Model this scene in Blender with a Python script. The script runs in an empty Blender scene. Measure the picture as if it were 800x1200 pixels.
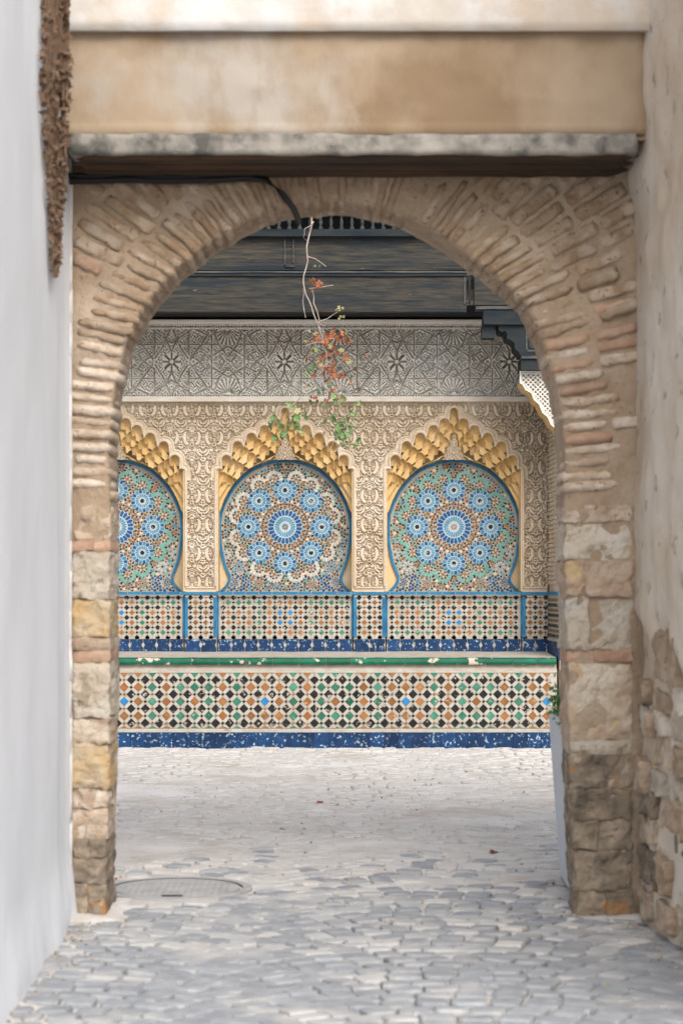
import bpy, math, random
import numpy as np
from mathutils import Vector, noise as mnoise

# ------------------------------------------------------------------ camera, sky, sun, exposure
S = bpy.context.scene
COL = S.collection
F, VX, VY, H = 2400.0, 400.0, 690.0, 1.5          # focal length in photo pixels, vanishing point, eye height
cam_d = bpy.data.cameras.new("camera"); cam = bpy.data.objects.new("camera", cam_d); COL.objects.link(cam)
cam.location = (0, 0, H); cam.rotation_euler = (math.radians(90), 0, 0)
cam_d.sensor_fit = 'HORIZONTAL'; cam_d.sensor_width = 24.0; cam_d.lens = 72.0
cam_d.shift_y = 90 / 800.0; cam_d.clip_end = 500; cam_d.clip_start = 0.05
cam_d.dof.use_dof = True; cam_d.dof.focus_distance = 19.8; cam_d.dof.aperture_fstop = 3.6
S.camera = cam
S.render.resolution_x = 682; S.render.resolution_y = 1024
W = bpy.data.worlds.new("World"); S.world = W; W.use_nodes = True
nt = W.node_tree; bg = nt.nodes['Background']
sky = nt.nodes.new('ShaderNodeTexSky'); sky.sky_type = 'NISHITA'; sky.sun_disc = False
SUN_EL, SUN_AZ = math.radians(41), math.radians(163)    # azimuth clockwise from +Y : sun high, behind the camera
sky.sun_elevation = SUN_EL; sky.sun_rotation = SUN_AZ
sky.air_density = 1.0; sky.dust_density = 3.0; sky.ozone_density = 1.0
hs_ = nt.nodes.new('ShaderNodeHueSaturation'); hs_.inputs['Saturation'].default_value = .42      # thin high cloud: a paler sky
nt.links.new(sky.outputs[0], hs_.inputs['Color']); nt.links.new(hs_.outputs[0], bg.inputs[0]); bg.inputs[1].default_value = 0.15
sun_d = bpy.data.lights.new("sun", 'SUN'); sun_d.energy = 1.5; sun_d.angle = math.radians(35); sun_d.color = (1, .955, .89)
sun = bpy.data.objects.new("sun", sun_d); COL.objects.link(sun); sun.location = (0, -5, 20)
sd = Vector((math.sin(SUN_AZ) * math.cos(SUN_EL), math.cos(SUN_AZ) * math.cos(SUN_EL), math.sin(SUN_EL)))
sun.rotation_euler = sd.to_track_quat('Z', 'Y').to_euler()
S.view_settings.view_transform = 'Standard'; S.view_settings.look = 'None'
S.view_settings.exposure = 0.80; S.view_settings.gamma = 1.0
S.render.engine = 'CYCLES'
rnd = random.Random(7)

# ------------------------------------------------------------------ helpers
def P(x, y, d):
    """photo pixel on the plane at distance d -> world point"""
    return ((x - VX) / F * d, d, H - (y - VY) / F * d)
def WX(x, d): return (x - VX) / F * d
def WZ(y, d): return H - (y - VY) / F * d

def lin(r, g, b):
    f = lambda c: (c / 255 / 12.92) if c / 255 <= .04045 else ((c / 255 + .055) / 1.055) ** 2.4
    return (f(r), f(g), f(b))

def M(name, c1, c2=None, scale=4, detail=6, lo=.35, hi=.65, c3=None, s3=1.2, lo3=.5, hi3=.7, rough=.9, bump=.4, bscale=90,
      bdist=.004, spots=None, stretch=(1, 1, 1), rv=0.0, spec=.3, coat=0):
    m = bpy.data.materials.new(name); m.use_nodes = True
    t = m.node_tree; n = t.nodes; L = t.links; b = n['Principled BSDF']
    geo = n.new('ShaderNodeNewGeometry'); mp = n.new('ShaderNodeVectorMath'); mp.operation = 'MULTIPLY'
    mp.inputs[1].default_value = stretch; L.new(geo.outputs['Position'], mp.inputs[0]); V = mp.outputs[0]
    def noise_ramp(sc, a, z, dt=detail, r=.6):
        q = n.new('ShaderNodeTexNoise'); q.inputs['Scale'].default_value = sc; q.inputs['Detail'].default_value = dt
        q.inputs['Roughness'].default_value = r
        L.new(V, q.inputs['Vector'])
        rp = n.new('ShaderNodeMapRange'); rp.inputs[1].default_value = a; rp.inputs[2].default_value = z; rp.clamp = True
        L.new(q.outputs[0], rp.inputs[0]); return rp.outputs[0]
    def mix(fac, A, B):
        x = n.new('ShaderNodeMix'); x.data_type = 'RGBA'; L.new(fac, x.inputs[0])
        for s, v in ((x.inputs[6], A), (x.inputs[7], B)):
            if isinstance(v, tuple): s.default_value = (*v, 1)
            else: L.new(v, s)
        return x.outputs[2]
    col = c1
    if c2: col = mix(noise_ramp(scale, lo, hi), c1, c2)
    if c3: col = mix(noise_ramp(s3, lo3, hi3), col, c3)
    if spots: col = mix(noise_ramp(spots[1], spots[2], spots[2] + .04, 3), col, spots[0])
    if rv:
        oi = n.new('ShaderNodeObjectInfo'); mr = n.new('ShaderNodeMapRange')
        mr.inputs[3].default_value = 1 - rv; mr.inputs[4].default_value = 1 + rv * .6
        L.new(oi.outputs['Random'], mr.inputs[0])
        hs = n.new('ShaderNodeHueSaturation'); L.new(mr.outputs[0], hs.inputs['Value'])
        if isinstance(col, tuple): hs.inputs['Color'].default_value = (*col, 1)
        else: L.new(col, hs.inputs['Color'])
        col = hs.outputs[0]
    if isinstance(col, tuple): b.inputs['Base Color'].default_value = (*col, 1)
    else: L.new(col, b.inputs['Base Color'])
    b.inputs['Roughness'].default_value = rough; b.inputs['Specular IOR Level'].default_value = spec
    if coat: b.inputs['Coat Weight'].default_value = coat; b.inputs['Coat Roughness'].default_value = .2
    if bump:
        q = n.new('ShaderNodeTexNoise'); q.inputs['Scale'].default_value = bscale; q.inputs['Detail'].default_value = 5
        L.new(V, q.inputs['Vector']); bp = n.new('ShaderNodeBump'); bp.inputs['Strength'].default_value = bump
        bp.inputs['Distance'].default_value = bdist; L.new(q.outputs[0], bp.inputs['Height']); L.new(bp.outputs[0], b.inputs['Normal'])
    return m

def empty(name, loc, label, cat, group=None):
    o = bpy.data.objects.new(name, None); o.location = loc; o.empty_display_size = .1; COL.objects.link(o)
    o['label'] = label; o['category'] = cat
    if group: o['group'] = group
    return o
def wloc(o):
    v = Vector((0, 0, 0))
    while o is not None: v += o.location; o = o.parent
    return v
def link(name, me, parent=None, loc=None, kind=None, label=None, mats=None):
    o = bpy.data.objects.new(name, me); COL.objects.link(o)
    if mats and not me.materials:
        for m in (mats if isinstance(mats, (list, tuple)) else [mats]): me.materials.append(m)
    if parent: o.parent = parent
    if loc is not None: o.location = Vector(loc) - (wloc(parent) if parent else Vector((0, 0, 0)))
    if kind: o['kind'] = kind
    if label: o['label'] = label
    return o
def mesh(name, verts, faces, mats, parent=None, kind=None, smooth=False, label=None, mi=None):
    """world-space verts -> one object (child of parent)"""
    off = wloc(parent) if parent else Vector((0, 0, 0))
    me = bpy.data.meshes.new(name)
    v = np.asarray(verts, dtype=np.float64).reshape(-1, 3) - np.array(off)
    me.from_pydata(v.tolist() if len(v) < 60000 else v, [], faces)
    for m in (mats if isinstance(mats, (list, tuple)) else [mats]): me.materials.append(m)
    if mi is not None: me.polygons.foreach_set('material_index', mi)
    if smooth: me.polygons.foreach_set('use_smooth', [True] * len(me.polygons))
    me.update()
    return link(name, me, parent, None, kind, label)
def npmesh(name, V, Q, mat, parent=None, kind=None, smooth=False, label=None):
    """fast path: V (n,3) array, Q (m,4) int array"""
    off = np.array(wloc(parent)) if parent else np.zeros(3)
    me = bpy.data.meshes.new(name)
    used = np.zeros(len(V), bool); used[Q.ravel()] = True
    idx = np.cumsum(used) - 1; V = V[used] - off; Q = idx[Q]
    me.vertices.add(len(V)); me.vertices.foreach_set('co', V.astype(np.float32).ravel())
    me.loops.add(len(Q) * 4); me.loops.foreach_set('vertex_index', Q.astype(np.int32).ravel())
    me.polygons.add(len(Q)); me.polygons.foreach_set('loop_start', (np.arange(len(Q)) * 4).astype(np.int32))
    me.polygons.foreach_set('loop_total', np.full(len(Q), 4, np.int32))
    if smooth: me.polygons.foreach_set('use_smooth', np.ones(len(Q), bool))
    me.materials.append(mat); me.update(calc_edges=True); me.validate()
    return link(name, me, parent, None, kind, label)

class Bag:
    """collects simple solids for ONE mesh"""
    def __init__(s): s.v = []; s.f = []; s.m = []
    def box(s, x0, x1, y0, y1, z0, z1, m=0):
        i = len(s.v)
        s.v += [(x0, y0, z0), (x1, y0, z0), (x1, y1, z0), (x0, y1, z0), (x0, y0, z1), (x1, y0, z1), (x1, y1, z1), (x0, y1, z1)]
        s.f += [(i, i+1, i+5, i+4), (i+1, i+2, i+6, i+5), (i+2, i+3, i+7, i+6), (i+3, i, i+4, i+7), (i+4, i+5, i+6, i+7), (i+3, i+2, i+1, i)]
        s.m += [m] * 6
    def prism(s, pts, y0, y1, m=0, inset=0.0):
        """polygon pts [(x,z)] facing -Y: front at y0, back at y1; optional chamfer inset"""
        n = len(pts); i = len(s.v)
        if inset:
            cx = sum(p[0] for p in pts) / n; cz = sum(p[1] for p in pts) / n
            fr = [(cx + (x - cx) * (1 - inset), y0, cz + (z - cz) * (1 - inset)) for x, z in pts]
        else: fr = [(x, y0, z) for x, z in pts]
        s.v += fr + [(x, y1, z) for x, z in pts]
        s.f += [tuple(range(i, i + n))[::-1]]; s.m += [m]
        for k in range(n):
            a, b = i + k, i + (k + 1) % n
            s.f.append((a, b, b + n, a + n)); s.m.append(m)
    def tube(s, pts, rads, m=0, seg=6):
        ring = []
        for k, p in enumerate(pts):
            p = Vector(p); d = (Vector(pts[min(k+1, len(pts)-1)]) - Vector(pts[max(k-1, 0)])).normalized()
            a = d.orthogonal().normalized(); b = d.cross(a); r = rads[k] if isinstance(rads, (list, tuple)) else rads
            ring.append(len(s.v))
            s.v += [tuple(p + (a * math.cos(t) + b * math.sin(t)) * r) for t in [2 * math.pi * j / seg for j in range(seg)]]
        for k in range(len(pts) - 1):
            for j in range(seg):
                s.f.append((ring[k] + j, ring[k] + (j+1) % seg, ring[k+1] + (j+1) % seg, ring[k+1] + j)); s.m.append(m)
    def add(s, v, f, m=0):
        i = len(s.v); s.v += list(v); s.f += [tuple(i + a for a in q) for q in f]; s.m += [m] * len(f)
    def build(s, name, mats, parent=None, kind=None, smooth=False, label=None):
        return mesh(name, s.v, s.f, mats, parent, kind, smooth, label, s.m)

def rough_box(hx, hy, hz, n=(3, 2, 2), seed=0, amp=.006, pw=8, fr=9):
    """rounded, uneven block centred on the origin"""
    vs, fs, key = [], [], {}
    def vid(c):
        k = tuple(round(q, 4) for q in c)
        if k not in key:
            m = (sum(abs(q) ** pw for q in c)) ** (1 / pw)
            p = Vector([c[i] / max(m, 1e-6) * max(abs(q) for q in c) * h for i, h in enumerate((hx, hy, hz))])
            nv = mnoise.noise_vector(p * fr + Vector((seed * 3.7, seed * 1.3, seed * 7.1)))
            nv2 = mnoise.noise_vector(p * fr * 3 + Vector((seed * 1.7, seed * 9.3, 0)))
            p = p + nv * amp + nv2 * amp * .5
            key[k] = len(vs); vs.append(tuple(p))
        return key[k]
    for ax in range(3):
        o = [0, 1, 2]; o.remove(ax); u, v = o
        for sgn in (-1, 1):
            for i in range(n[u]):
                for j in range(n[v]):
                    q = []
                    for a, b in ((i, j), (i+1, j), (i+1, j+1), (i, j+1)):
                        c = [0, 0, 0]; c[ax] = sgn; c[u] = -1 + 2 * a / n[u]; c[v] = -1 + 2 * b / n[v]; q.append(vid(c))
                    flip = (sgn > 0) != (ax == 1)
                    fs.append(tuple(q) if flip else tuple(q[::-1]))
    return vs, fs
def add_rough(name, mat, parent, c, half, ang=0, n=(3, 2, 2), seed=0, amp=.006, pw=8, fr=9, label=None, smooth=True, kind=None):
    v, f = rough_box(*half, n=n, seed=seed, amp=amp, pw=pw, fr=fr)
    ca, sa = math.cos(ang), math.sin(ang)
    v = [(x * ca - z * sa, y, x * sa + z * ca) for x, y, z in v]
    me = bpy.data.meshes.new(name); me.from_pydata(v, [], f); me.materials.append(mat)
    if smooth: me.polygons.foreach_set('use_smooth', [True] * len(f))
    return link(name, me, parent, c, kind, label)

# numpy value noise ---------------------------------------------------------------
def _h(ix, iy, s):
    n = (ix.astype(np.int64) * 374761393 + iy.astype(np.int64) * 668265263 + s * 1442695041) & 0x7fffffff
    n = ((n ^ (n >> 13)) * 1274126177) & 0x7fffffff
    return ((n ^ (n >> 16)) & 0xffff) / 65535.0
def vn(x, y, s=0):
    ix, iy = np.floor(x), np.floor(y); fx, fy = x - ix, y - iy
    fx = fx * fx * (3 - 2 * fx); fy = fy * fy * (3 - 2 * fy)
    a, b, c, d = _h(ix, iy, s), _h(ix+1, iy, s), _h(ix, iy+1, s), _h(ix+1, iy+1, s)
    return (a + (b - a) * fx) * (1 - fy) + (c + (d - c) * fx) * fy
def fbm(x, y, s=0, o=4):
    r = 0; a = .5; t = 0
    for k in range(o): r = r + a * vn(x * 2**k, y * 2**k, s + k); t += a; a *= .5
    return r / t
def sst(a, b, x):
    t = np.clip((x - a) / (b - a), 0, 1); return t * t * (3 - 2 * t)

def hfield(name, px0, px1, py0, py1, d, step, fn, mat, parent, mask=None, label=None, kind=None, smooth=False):
    """carved relief: fn(px,py) -> metres towards the viewer, on the vertical plane y=d"""
    k = F / d
    nx = max(2, int((px1 - px0) / k / step) + 1); nz = max(2, int((py1 - py0) / k / step) + 1)
    gx, gy = np.meshgrid(np.linspace(px0, px1, nx), np.linspace(py0, py1, nz))
    h = fn(gx, gy)
    Vt = np.stack([(gx - VX) / F * d, d - h, H - (gy - VY) / F * d], -1).reshape(-1, 3)
    i = np.arange(nz * nx).reshape(nz, nx)
    Q = np.stack([i[:-1, :-1], i[1:, :-1], i[1:, 1:], i[:-1, 1:]], -1).reshape(-1, 4)
    if mask is not None:
        mk = mask(gx, gy).ravel(); Q = Q[mk[Q].all(1)]
    return npmesh(name, Vt, Q, mat, parent, kind, smooth, label)

def segdist(x, y, x0, y0, x1, y1):
    dx, dy = x1 - x0, y1 - y0; L2 = dx * dx + dy * dy + 1e-9
    t = np.clip(((x - x0) * dx + (y - y0) * dy) / L2, 0, 1)
    return np.hypot(x - x0 - t * dx, y - y0 - t * dy)
def inside(x, y, poly):
    r = np.zeros(np.shape(x), bool); n = len(poly)
    for i in range(n):
        (x0, y0), (x1, y1) = poly[i], poly[(i + 1) % n]
        if y0 == y1: continue
        c = ((y0 > y) != (y1 > y)) & (x < (x1 - x0) * (y - y0) / (y1 - y0) + x0); r ^= c
    return r

# ------------------------------------------------------------------ materials
m_white = M('white_limewash', (.70, .725, .765), (.64, .665, .71), scale=1.3, rough=.95, bump=.25, bscale=25, c3=(.61, .635, .675), s3=1.1, lo3=.5, hi3=.66, stretch=(1, 1, .5))
m_whiteedge = M('old_plaster_edge', (.62, .62, .64), (.45, .42, .38), scale=9)
m_plaster = M('aged_plaster', (.565, .485, .395), (.47, .385, .295), scale=3.4, detail=9, c3=(.61, .565, .505), s3=1.3, lo3=.42, hi3=.66, bump=.6, bscale=30, bdist=.008, spots=((.36, .29, .225), 9, .62))
m_upper = M('flaking_whitewash', (.56, .55, .545), (.47, .425, .37), scale=4, c3=(.48, .405, .33), s3=3, lo3=.5, hi3=.62, bump=.6, bscale=28, spots=((.33, .40, .52), 3.1, .70))
m_beam = M('brown_render', (.225, .155, .095), (.32, .245, .17), scale=2.4, detail=8, lo=.38, hi=.62, c3=(.35, .31, .265), s3=1.6, lo3=.54, hi3=.66, bump=.4, bscale=35, bdist=.006, stretch=(1, 1, .6))
m_ledge = M('lichened_stone', (.255, .235, .205), (.085, .083, .075), scale=9, lo=.42, hi=.62, c3=(.33, .30, .265), s3=3, bump=.7, bscale=40, bdist=.006)
m_timber = M('old_brown_timber', (.075, .042, .022), (.03, .022, .018), scale=10, stretch=(.2, 1, 2))
m_mortar = M('lime_mortar', (.33, .25, .175), (.26, .19, .13), scale=6, c3=(.40, .325, .25), s3=2.5, bump=1, bscale=40, bdist=.01, spots=((.19, .13, .085), 42, .63))
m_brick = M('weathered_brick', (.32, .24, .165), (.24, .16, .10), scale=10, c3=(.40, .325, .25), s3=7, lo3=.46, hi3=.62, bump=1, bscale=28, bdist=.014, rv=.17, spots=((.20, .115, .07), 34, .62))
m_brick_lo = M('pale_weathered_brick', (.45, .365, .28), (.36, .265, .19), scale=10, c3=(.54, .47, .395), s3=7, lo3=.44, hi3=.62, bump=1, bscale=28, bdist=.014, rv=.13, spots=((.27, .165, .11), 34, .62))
m_red = M('red_brick', (.33, .19, .13), (.41, .295, .21), scale=14, bump=.8, bscale=60, rv=.2)
m_st_tan = M('tan_stone', (.43, .345, .265), (.33, .235, .165), scale=7, c3=(.52, .46, .38), s3=5, bump=1, bscale=22, bdist=.022, rv=.12, spots=((.43, .32, .18), 6, .62))
m_st_ochre = M('ochre_stone', (.40, .30, .18), (.42, .36, .275), scale=6, c3=(.40, .27, .13), s3=4, lo3=.45, hi3=.6, bump=1, bscale=22, bdist=.022)
m_st_dark = M('dirty_dark_stone', (.255, .20, .145), (.115, .095, .075), scale=8, c3=(.34, .28, .21), s3=6, bump=1, bscale=22, bdist=.022, rv=.15, spots=((.30, .16, .07), 5, .64))
m_st_pale = M('pale_limestone', (.46, .41, .345), (.37, .31, .235), scale=7, c3=(.50, .475, .445), s3=3, bump=1, bscale=22, bdist=.022, rv=.1, spots=((.27, .22, .16), 9, .62))
m_dust = M('pale_street_dust', (.52, .49, .46), (.39, .35, .31), scale=7, detail=9, c3=(.60, .58, .565), s3=.9, lo3=.42, hi3=.62, bump=.5, bscale=70, bdist=.006, spots=((.24, .19, .15), 24, .64), rough=.95)
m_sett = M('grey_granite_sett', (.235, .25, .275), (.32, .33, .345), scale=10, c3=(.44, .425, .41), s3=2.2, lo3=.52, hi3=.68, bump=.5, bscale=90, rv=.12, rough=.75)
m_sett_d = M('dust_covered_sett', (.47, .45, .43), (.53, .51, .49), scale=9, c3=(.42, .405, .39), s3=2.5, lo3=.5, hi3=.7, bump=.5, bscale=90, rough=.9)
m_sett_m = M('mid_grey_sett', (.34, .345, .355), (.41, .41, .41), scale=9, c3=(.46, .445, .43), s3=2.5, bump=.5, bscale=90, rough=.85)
m_iron = M('dusty_cast_iron', (.30, .30, .31), (.40, .39, .38), scale=8, bump=.5, bscale=60, rough=.7)
m_dark = M('dark_iron_and_gap_shade', (.04, .04, .045), rough=.6, bump=0)  # iron colour, also used as painted shade in the canopy gap
m_stucco = M('carved_tan_stucco', (.55, .455, .345), (.47, .375, .27), scale=6, c3=(.60, .525, .43), s3=2.0, bump=.3, bscale=120, bdist=.002)
m_frieze = M('carved_white_stucco', (.78, .75, .69), (.70, .66, .59), scale=5, c3=(.80, .79, .77), s3=1.4, bump=.3, bscale=120, bdist=.002)
m_trim = M('cream_plaster_trim', (.68, .62, .54), (.58, .51, .42), scale=6)
m_ochre = M('ochre_plaster', (.64, .43, .19), (.58, .38, .155), scale=7, c3=(.66, .49, .27), s3=5, bump=.3, bscale=80, rv=.08)
m_ochre_l = M('pale_ochre_plaster', (.62, .45, .25), (.55, .42, .26), scale=4, c3=(.60, .52, .40), s3=4, bump=.2, bscale=80)
m_wood = M('blue_black_weathered_wood', (.020, .025, .028), (.075, .062, .045), scale=9, lo=.36, hi=.70, detail=10, c3=(.018, .026, .033), s3=2, lo3=.5, hi3=.65, bump=.6, bscale=14, bdist=.004, stretch=(.45, 1, 5), rough=.85, spec=.15, spots=((.20, .18, .15), 15, .72))
m_wood_d = M('blue_painted_wood', (.009, .015, .022), (.024, .028, .029), scale=6, bump=.4, bscale=30, rough=.8, spec=.2, stretch=(.5, 1, 2))
m_wood_e = M('worn_wood_edge', (.095, .095, .085), (.03, .035, .04), scale=12, stretch=(.4, 1, 2))
GL = dict(rough=.5, spec=.22, bump=.25, bscale=45, bdist=.002)
m_t_white = M('white_glazed_tile', (.44, .415, .365), (.35, .315, .26), scale=9, c3=(.28, .235, .18), s3=14, lo3=.58, hi3=.72, **GL)
m_grout = M('tile_grout', (.43, .395, .345), (.34, .295, .24), scale=10, bump=.3)
m_t_black = M('black_glazed_tile', (.008, .008, .010), (.02, .02, .02), scale=12, spots=((.36, .31, .25), 26, .60), **GL)
m_t_green = M('green_glazed_tile', (.018, .12, .072), (.07, .22, .155), scale=7, rv=.35, spots=((.48, .42, .34), 24, .63), **GL)
m_t_orange = M('amber_glazed_tile', (.23, .085, .022), (.32, .145, .05), scale=9, rv=.25, spots=((.50, .37, .27), 22, .63), **GL)
m_t_blue = M('bright_blue_tile', (.02, .15, .38), (.04, .22, .46), scale=10, **GL)
m_t_cobalt = M('cobalt_glazed_tile', (.005, .026, .080), (.010, .048, .135), scale=9, rv=.35, spots=((.30, .38, .45), 34, .60), **GL)
m_t_deepg = M('deep_green_glazed_tile', (.005, .075, .042), (.010, .12, .068), scale=9, rv=.2, spots=((.52, .42, .34), 7, .60), **GL)
m_t_teal = M('pale_teal_tile', (.10, .29, .24), (.20, .39, .33), scale=14, **GL)
m_t_sky = M('sky_blue_tile', (.035, .17, .29), (.08, .26, .38), scale=14, **GL)
m_t_mid = M('mid_blue_tile', (.008, .055, .17), (.018, .10, .25), scale=14, **GL)
m_t_rim = M('turquoise_blue_border_tile', (.014, .11, .24), (.035, .19, .32), scale=8, **GL)
m_t_peach = M('pale_sand_tile', (.55, .42, .29), (.60, .51, .39), scale=14, **GL)
m_t_paleblue = M('pale_blue_white_tile', (.34, .41, .44), (.44, .48, .48), scale=14, **GL)
m_bed = M('sandy_tile_bed', (.29, .265, .225), (.38, .36, .32), scale=30, bump=.3)
m_leafg = M('green_leaf', (.10, .20, .06), (.22, .32, .13), scale=30, rough=.6, rv=.4, bump=0)
m_leafr = M('red_brown_leaf', (.27, .075, .035), (.34, .14, .07), scale=30, rough=.7, rv=.4, bump=0)
m_leafy = M('yellowing_leaf', (.38, .33, .17), (.30, .30, .14), scale=30, rough=.7, rv=.3, bump=0)
m_leafd = M('dry_brown_leaf', (.085, .05, .032), (.15, .10, .065), scale=30, rough=.9, rv=.5, bump=0)
m_stem = M('grey_pink_stem', (.30, .22, .19), (.42, .36, .32), scale=25, bump=.4)
m_stemd = M('dry_brown_stem', (.10, .06, .04), (.17, .11, .07), scale=25)
m_planter = M('pale_grey_planter', (.50, .54, .60), (.46, .50, .56), scale=3, rough=.6, bump=.1)
m_soil = M('potting_soil', (.05, .035, .025), (.09, .07, .05), scale=30, bump=1)
m_cable = M('black_cable', (.012, .012, .012), rough=.6, bump=0)

# ------------------------------------------------------------------ ground
YA, YB = 9.28, 9.65                                 # front and rear face of the gateway
def cover(x, y):
    """0..1 how much cement and dust hides the setts"""
    far = sst(8.9, 10.3, y + (fbm(x * 1.1, y * .7, 3) - .5) * 1.6)
    patch = sst(.50, .64, fbm(x * 1.3 + 5, y * .6, 11))
    edge = sst(.30, .0, x + 1.22) * .9 + sst(.30, .0, 1.42 - x) * .7
    back = sst(14.0, 17.5, y)
    return np.clip(far * (.66 + .34 * patch) * (1 - .30 * back) + patch * .16 + edge * (y < 9.8), 0, 1)
def ground_z(x, y):
    lump = (fbm(x * 2.0, y * 2.0, 21) - .5) * .02
    fine = (fbm(x * 14, y * 14, 31, 3) - .5) * .008
    rut = np.where(y > 9.7, (fbm(x * 3 + 9, y * 5.5, 41, 4) - .5) * .030, 0)
    pier_ = sst(.09, .0, np.maximum(np.maximum(9.22 - y, y - 9.68), 1.04 - np.abs(x))) * .022 * (.5 + fbm(x * 16, y * 16, 77, 3))
    fine = fine + pier_
    mh_ = sst(.62, .46, np.hypot(x + .82, y - 10.2))
    return (lump + fine + rut - .0135 + .022 * cover(x, y)) * (1 - mh_) - .002 * mh_
def base_z(x, y): return (fbm(x * 2.0, y * 2.0, 21) - .5) * .02

def grid_sheet(name, xs, ys, zf, mat, parent=None, kind=None, smooth=True):
    gx, gy = np.meshgrid(xs, ys); gz = zf(gx, gy)
    V = np.stack([gx, gy, gz], -1).reshape(-1, 3); nx, ny = len(xs), len(ys)
    i = np.arange(nx * ny).reshape(ny, nx)
    Q = np.stack([i[:-1, :-1], i[:-1, 1:], i[1:, 1:], i[1:, :-1]], -1).reshape(-1, 4)
    return npmesh(name, V, Q, mat, parent, kind, smooth)
xs = np.concatenate([[-300, -60, -20, -9], np.arange(-6, 6.01, .03), [9, 20, 60, 300]])
ys = np.concatenate([[-300, -60, -15, -3, 2, 5, 6.2], np.arange(6.6, 10.0, .022), np.arange(10.0, 20.4, .035), [24, 60, 150, 300]])
ground = grid_sheet('ground', xs, ys, ground_z, m_dust, kind='structure')

# granite setts laid in shallow arcs
def sett_mesh(k):
    r = random.Random(100 + k); hx, hy = .063 + r.uniform(-.008, .005), .058 + r.uniform(-.009, .004)
    out = []
    for (z, s) in ((-.05, 1.0), (.0, 1.0), (.008, .93), (.010, .74)):
        ring = []
        for j, (a, b) in enumerate(((-1, -.72), (-.72, -1), (.72, -1), (1, -.72), (1, .72), (.72, 1), (-.72, 1), (-1, .72))):
            rr = random.Random(k * 50 + j); ring.append(((a + rr.uniform(-.08, .08)) * hx * s, (b + rr.uniform(-.08, .08)) * hy * s, z + rr.uniform(-.001, .0015) * (z > 0)))
        out += ring
    f = []
    for q in range(3):
        for j in range(8): f.append((q*8 + j, q*8 + (j+1) % 8, q*8 + 8 + (j+1) % 8, q*8 + 8 + j))
    f.append(tuple(range(24, 32)))
    return out, f
sett_src = [sett_mesh(k) for k in range(14)]
sett_me = []
for v, f in sett_src:
    me = bpy.data.meshes.new('sett'); me.from_pydata(v, [], f); me.materials.append(m_sett); sett_me.append(me)
R_ = random.Random(3); near, far = [], []
Wd = 1.5
for row in range(-6, 132):
    x = -6.0 + R_.uniform(0, .1)
    while x < 6.0:
        w = .132 + R_.uniform(-.006, .012)
        xc = x + w / 2; u = ((xc + .35) / Wd) % 1.0 - .5
        arc = -math.sqrt(max(1.0 - (u * Wd) ** 2, 0)) + 1.0
        slope = (u * Wd) / math.sqrt(max(1.0 - (u * Wd) ** 2, .01))
        yc = 6.9 + row * .126 - arc * 1.0 + .0
        x += w * math.cos(math.atan(slope))
        if yc < 6.6 or yc > 19.2: continue
        if yc < 9.75 and not (-1.30 < xc < 1.32 + max(0, (9.28 - yc)) * .085 + .05): continue
        if math.hypot(xc + .82, yc - 10.2) < .44: continue
        fade = float(cover(np.array(xc), np.array(yc)))
        if yc > 10.4 and fade > .93: continue
        z = float(base_z(np.array(xc), np.array(yc))) + R_.uniform(-.004, .005) + (-.012 if yc > 10.2 and R_.random() < .3 else 0)
        it = (xc, yc, z, -math.atan(slope) + R_.uniform(-.06, .06), R_.randrange(14), R_.uniform(-.07, .05), R_.uniform(-.05, .05))
        vis = abs(xc) < yc * (405 / 2400)
        (near if vis else far).append(it)
near.sort(key=lambda t: t[1]); far += near[300:]; near = near[:300]
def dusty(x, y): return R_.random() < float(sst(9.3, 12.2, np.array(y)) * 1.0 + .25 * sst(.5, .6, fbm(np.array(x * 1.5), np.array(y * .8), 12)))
for (x, y, z, a, k, tx, ty) in near:
    o = link('sett', sett_me[k], ground, (x, y, z)); o.rotation_euler = (tx, ty, a)
b = Bag()
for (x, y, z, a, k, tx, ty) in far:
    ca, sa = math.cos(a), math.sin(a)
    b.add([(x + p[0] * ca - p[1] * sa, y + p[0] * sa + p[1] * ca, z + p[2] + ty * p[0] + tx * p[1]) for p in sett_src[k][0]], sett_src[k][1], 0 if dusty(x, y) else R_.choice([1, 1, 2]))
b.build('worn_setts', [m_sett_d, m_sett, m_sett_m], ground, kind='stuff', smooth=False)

# loose grit swept against the walls and piers
gb = Bag(); rg_ = random.Random(44)
for _ in range(900):
    k_ = rg_.random()
    if k_ < .35: x_, y_ = -1.20 + abs(rg_.gauss(0, .09)), rg_.uniform(7.0, 9.9)
    elif k_ < .65: y_ = rg_.uniform(7.2, 9.9); x_ = 1.30 + max(0, 9.28 - y_) * .0846 - abs(rg_.gauss(0, .10)) - (.22 if y_ > 9.2 else 0)
    else: x_, y_ = rg_.uniform(-1.2, 1.4), rg_.uniform(7.0, 17)
    if math.hypot(x_ + .82, y_ - 10.2) < .4: continue
    s_ = rg_.uniform(.003, .009) * (1.4 if y_ > 10 else 1); z_ = float(base_z(np.array(x_), np.array(y_))) + .010
    v_ = [(x_ + s_ * a * rg_.uniform(.6, 1.2), y_ + s_ * b_ * rg_.uniform(.6, 1.2), z_ + s_ * c * .7) for a, b_, c in ((1, 0, 0), (0, 1, 0), (-1, 0, 0), (0, -1, 0), (0, 0, 1), (0, 0, -1))]
    gb.add(v_, [(0, 1, 4), (1, 2, 4), (2, 3, 4), (3, 0, 4), (1, 0, 5), (2, 1, 5), (3, 2, 5), (0, 3, 5)], rg_.choice([0, 0, 1]))
gb.build('loose_grit', [m_st_tan, m_st_dark], ground, kind='stuff')

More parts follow.
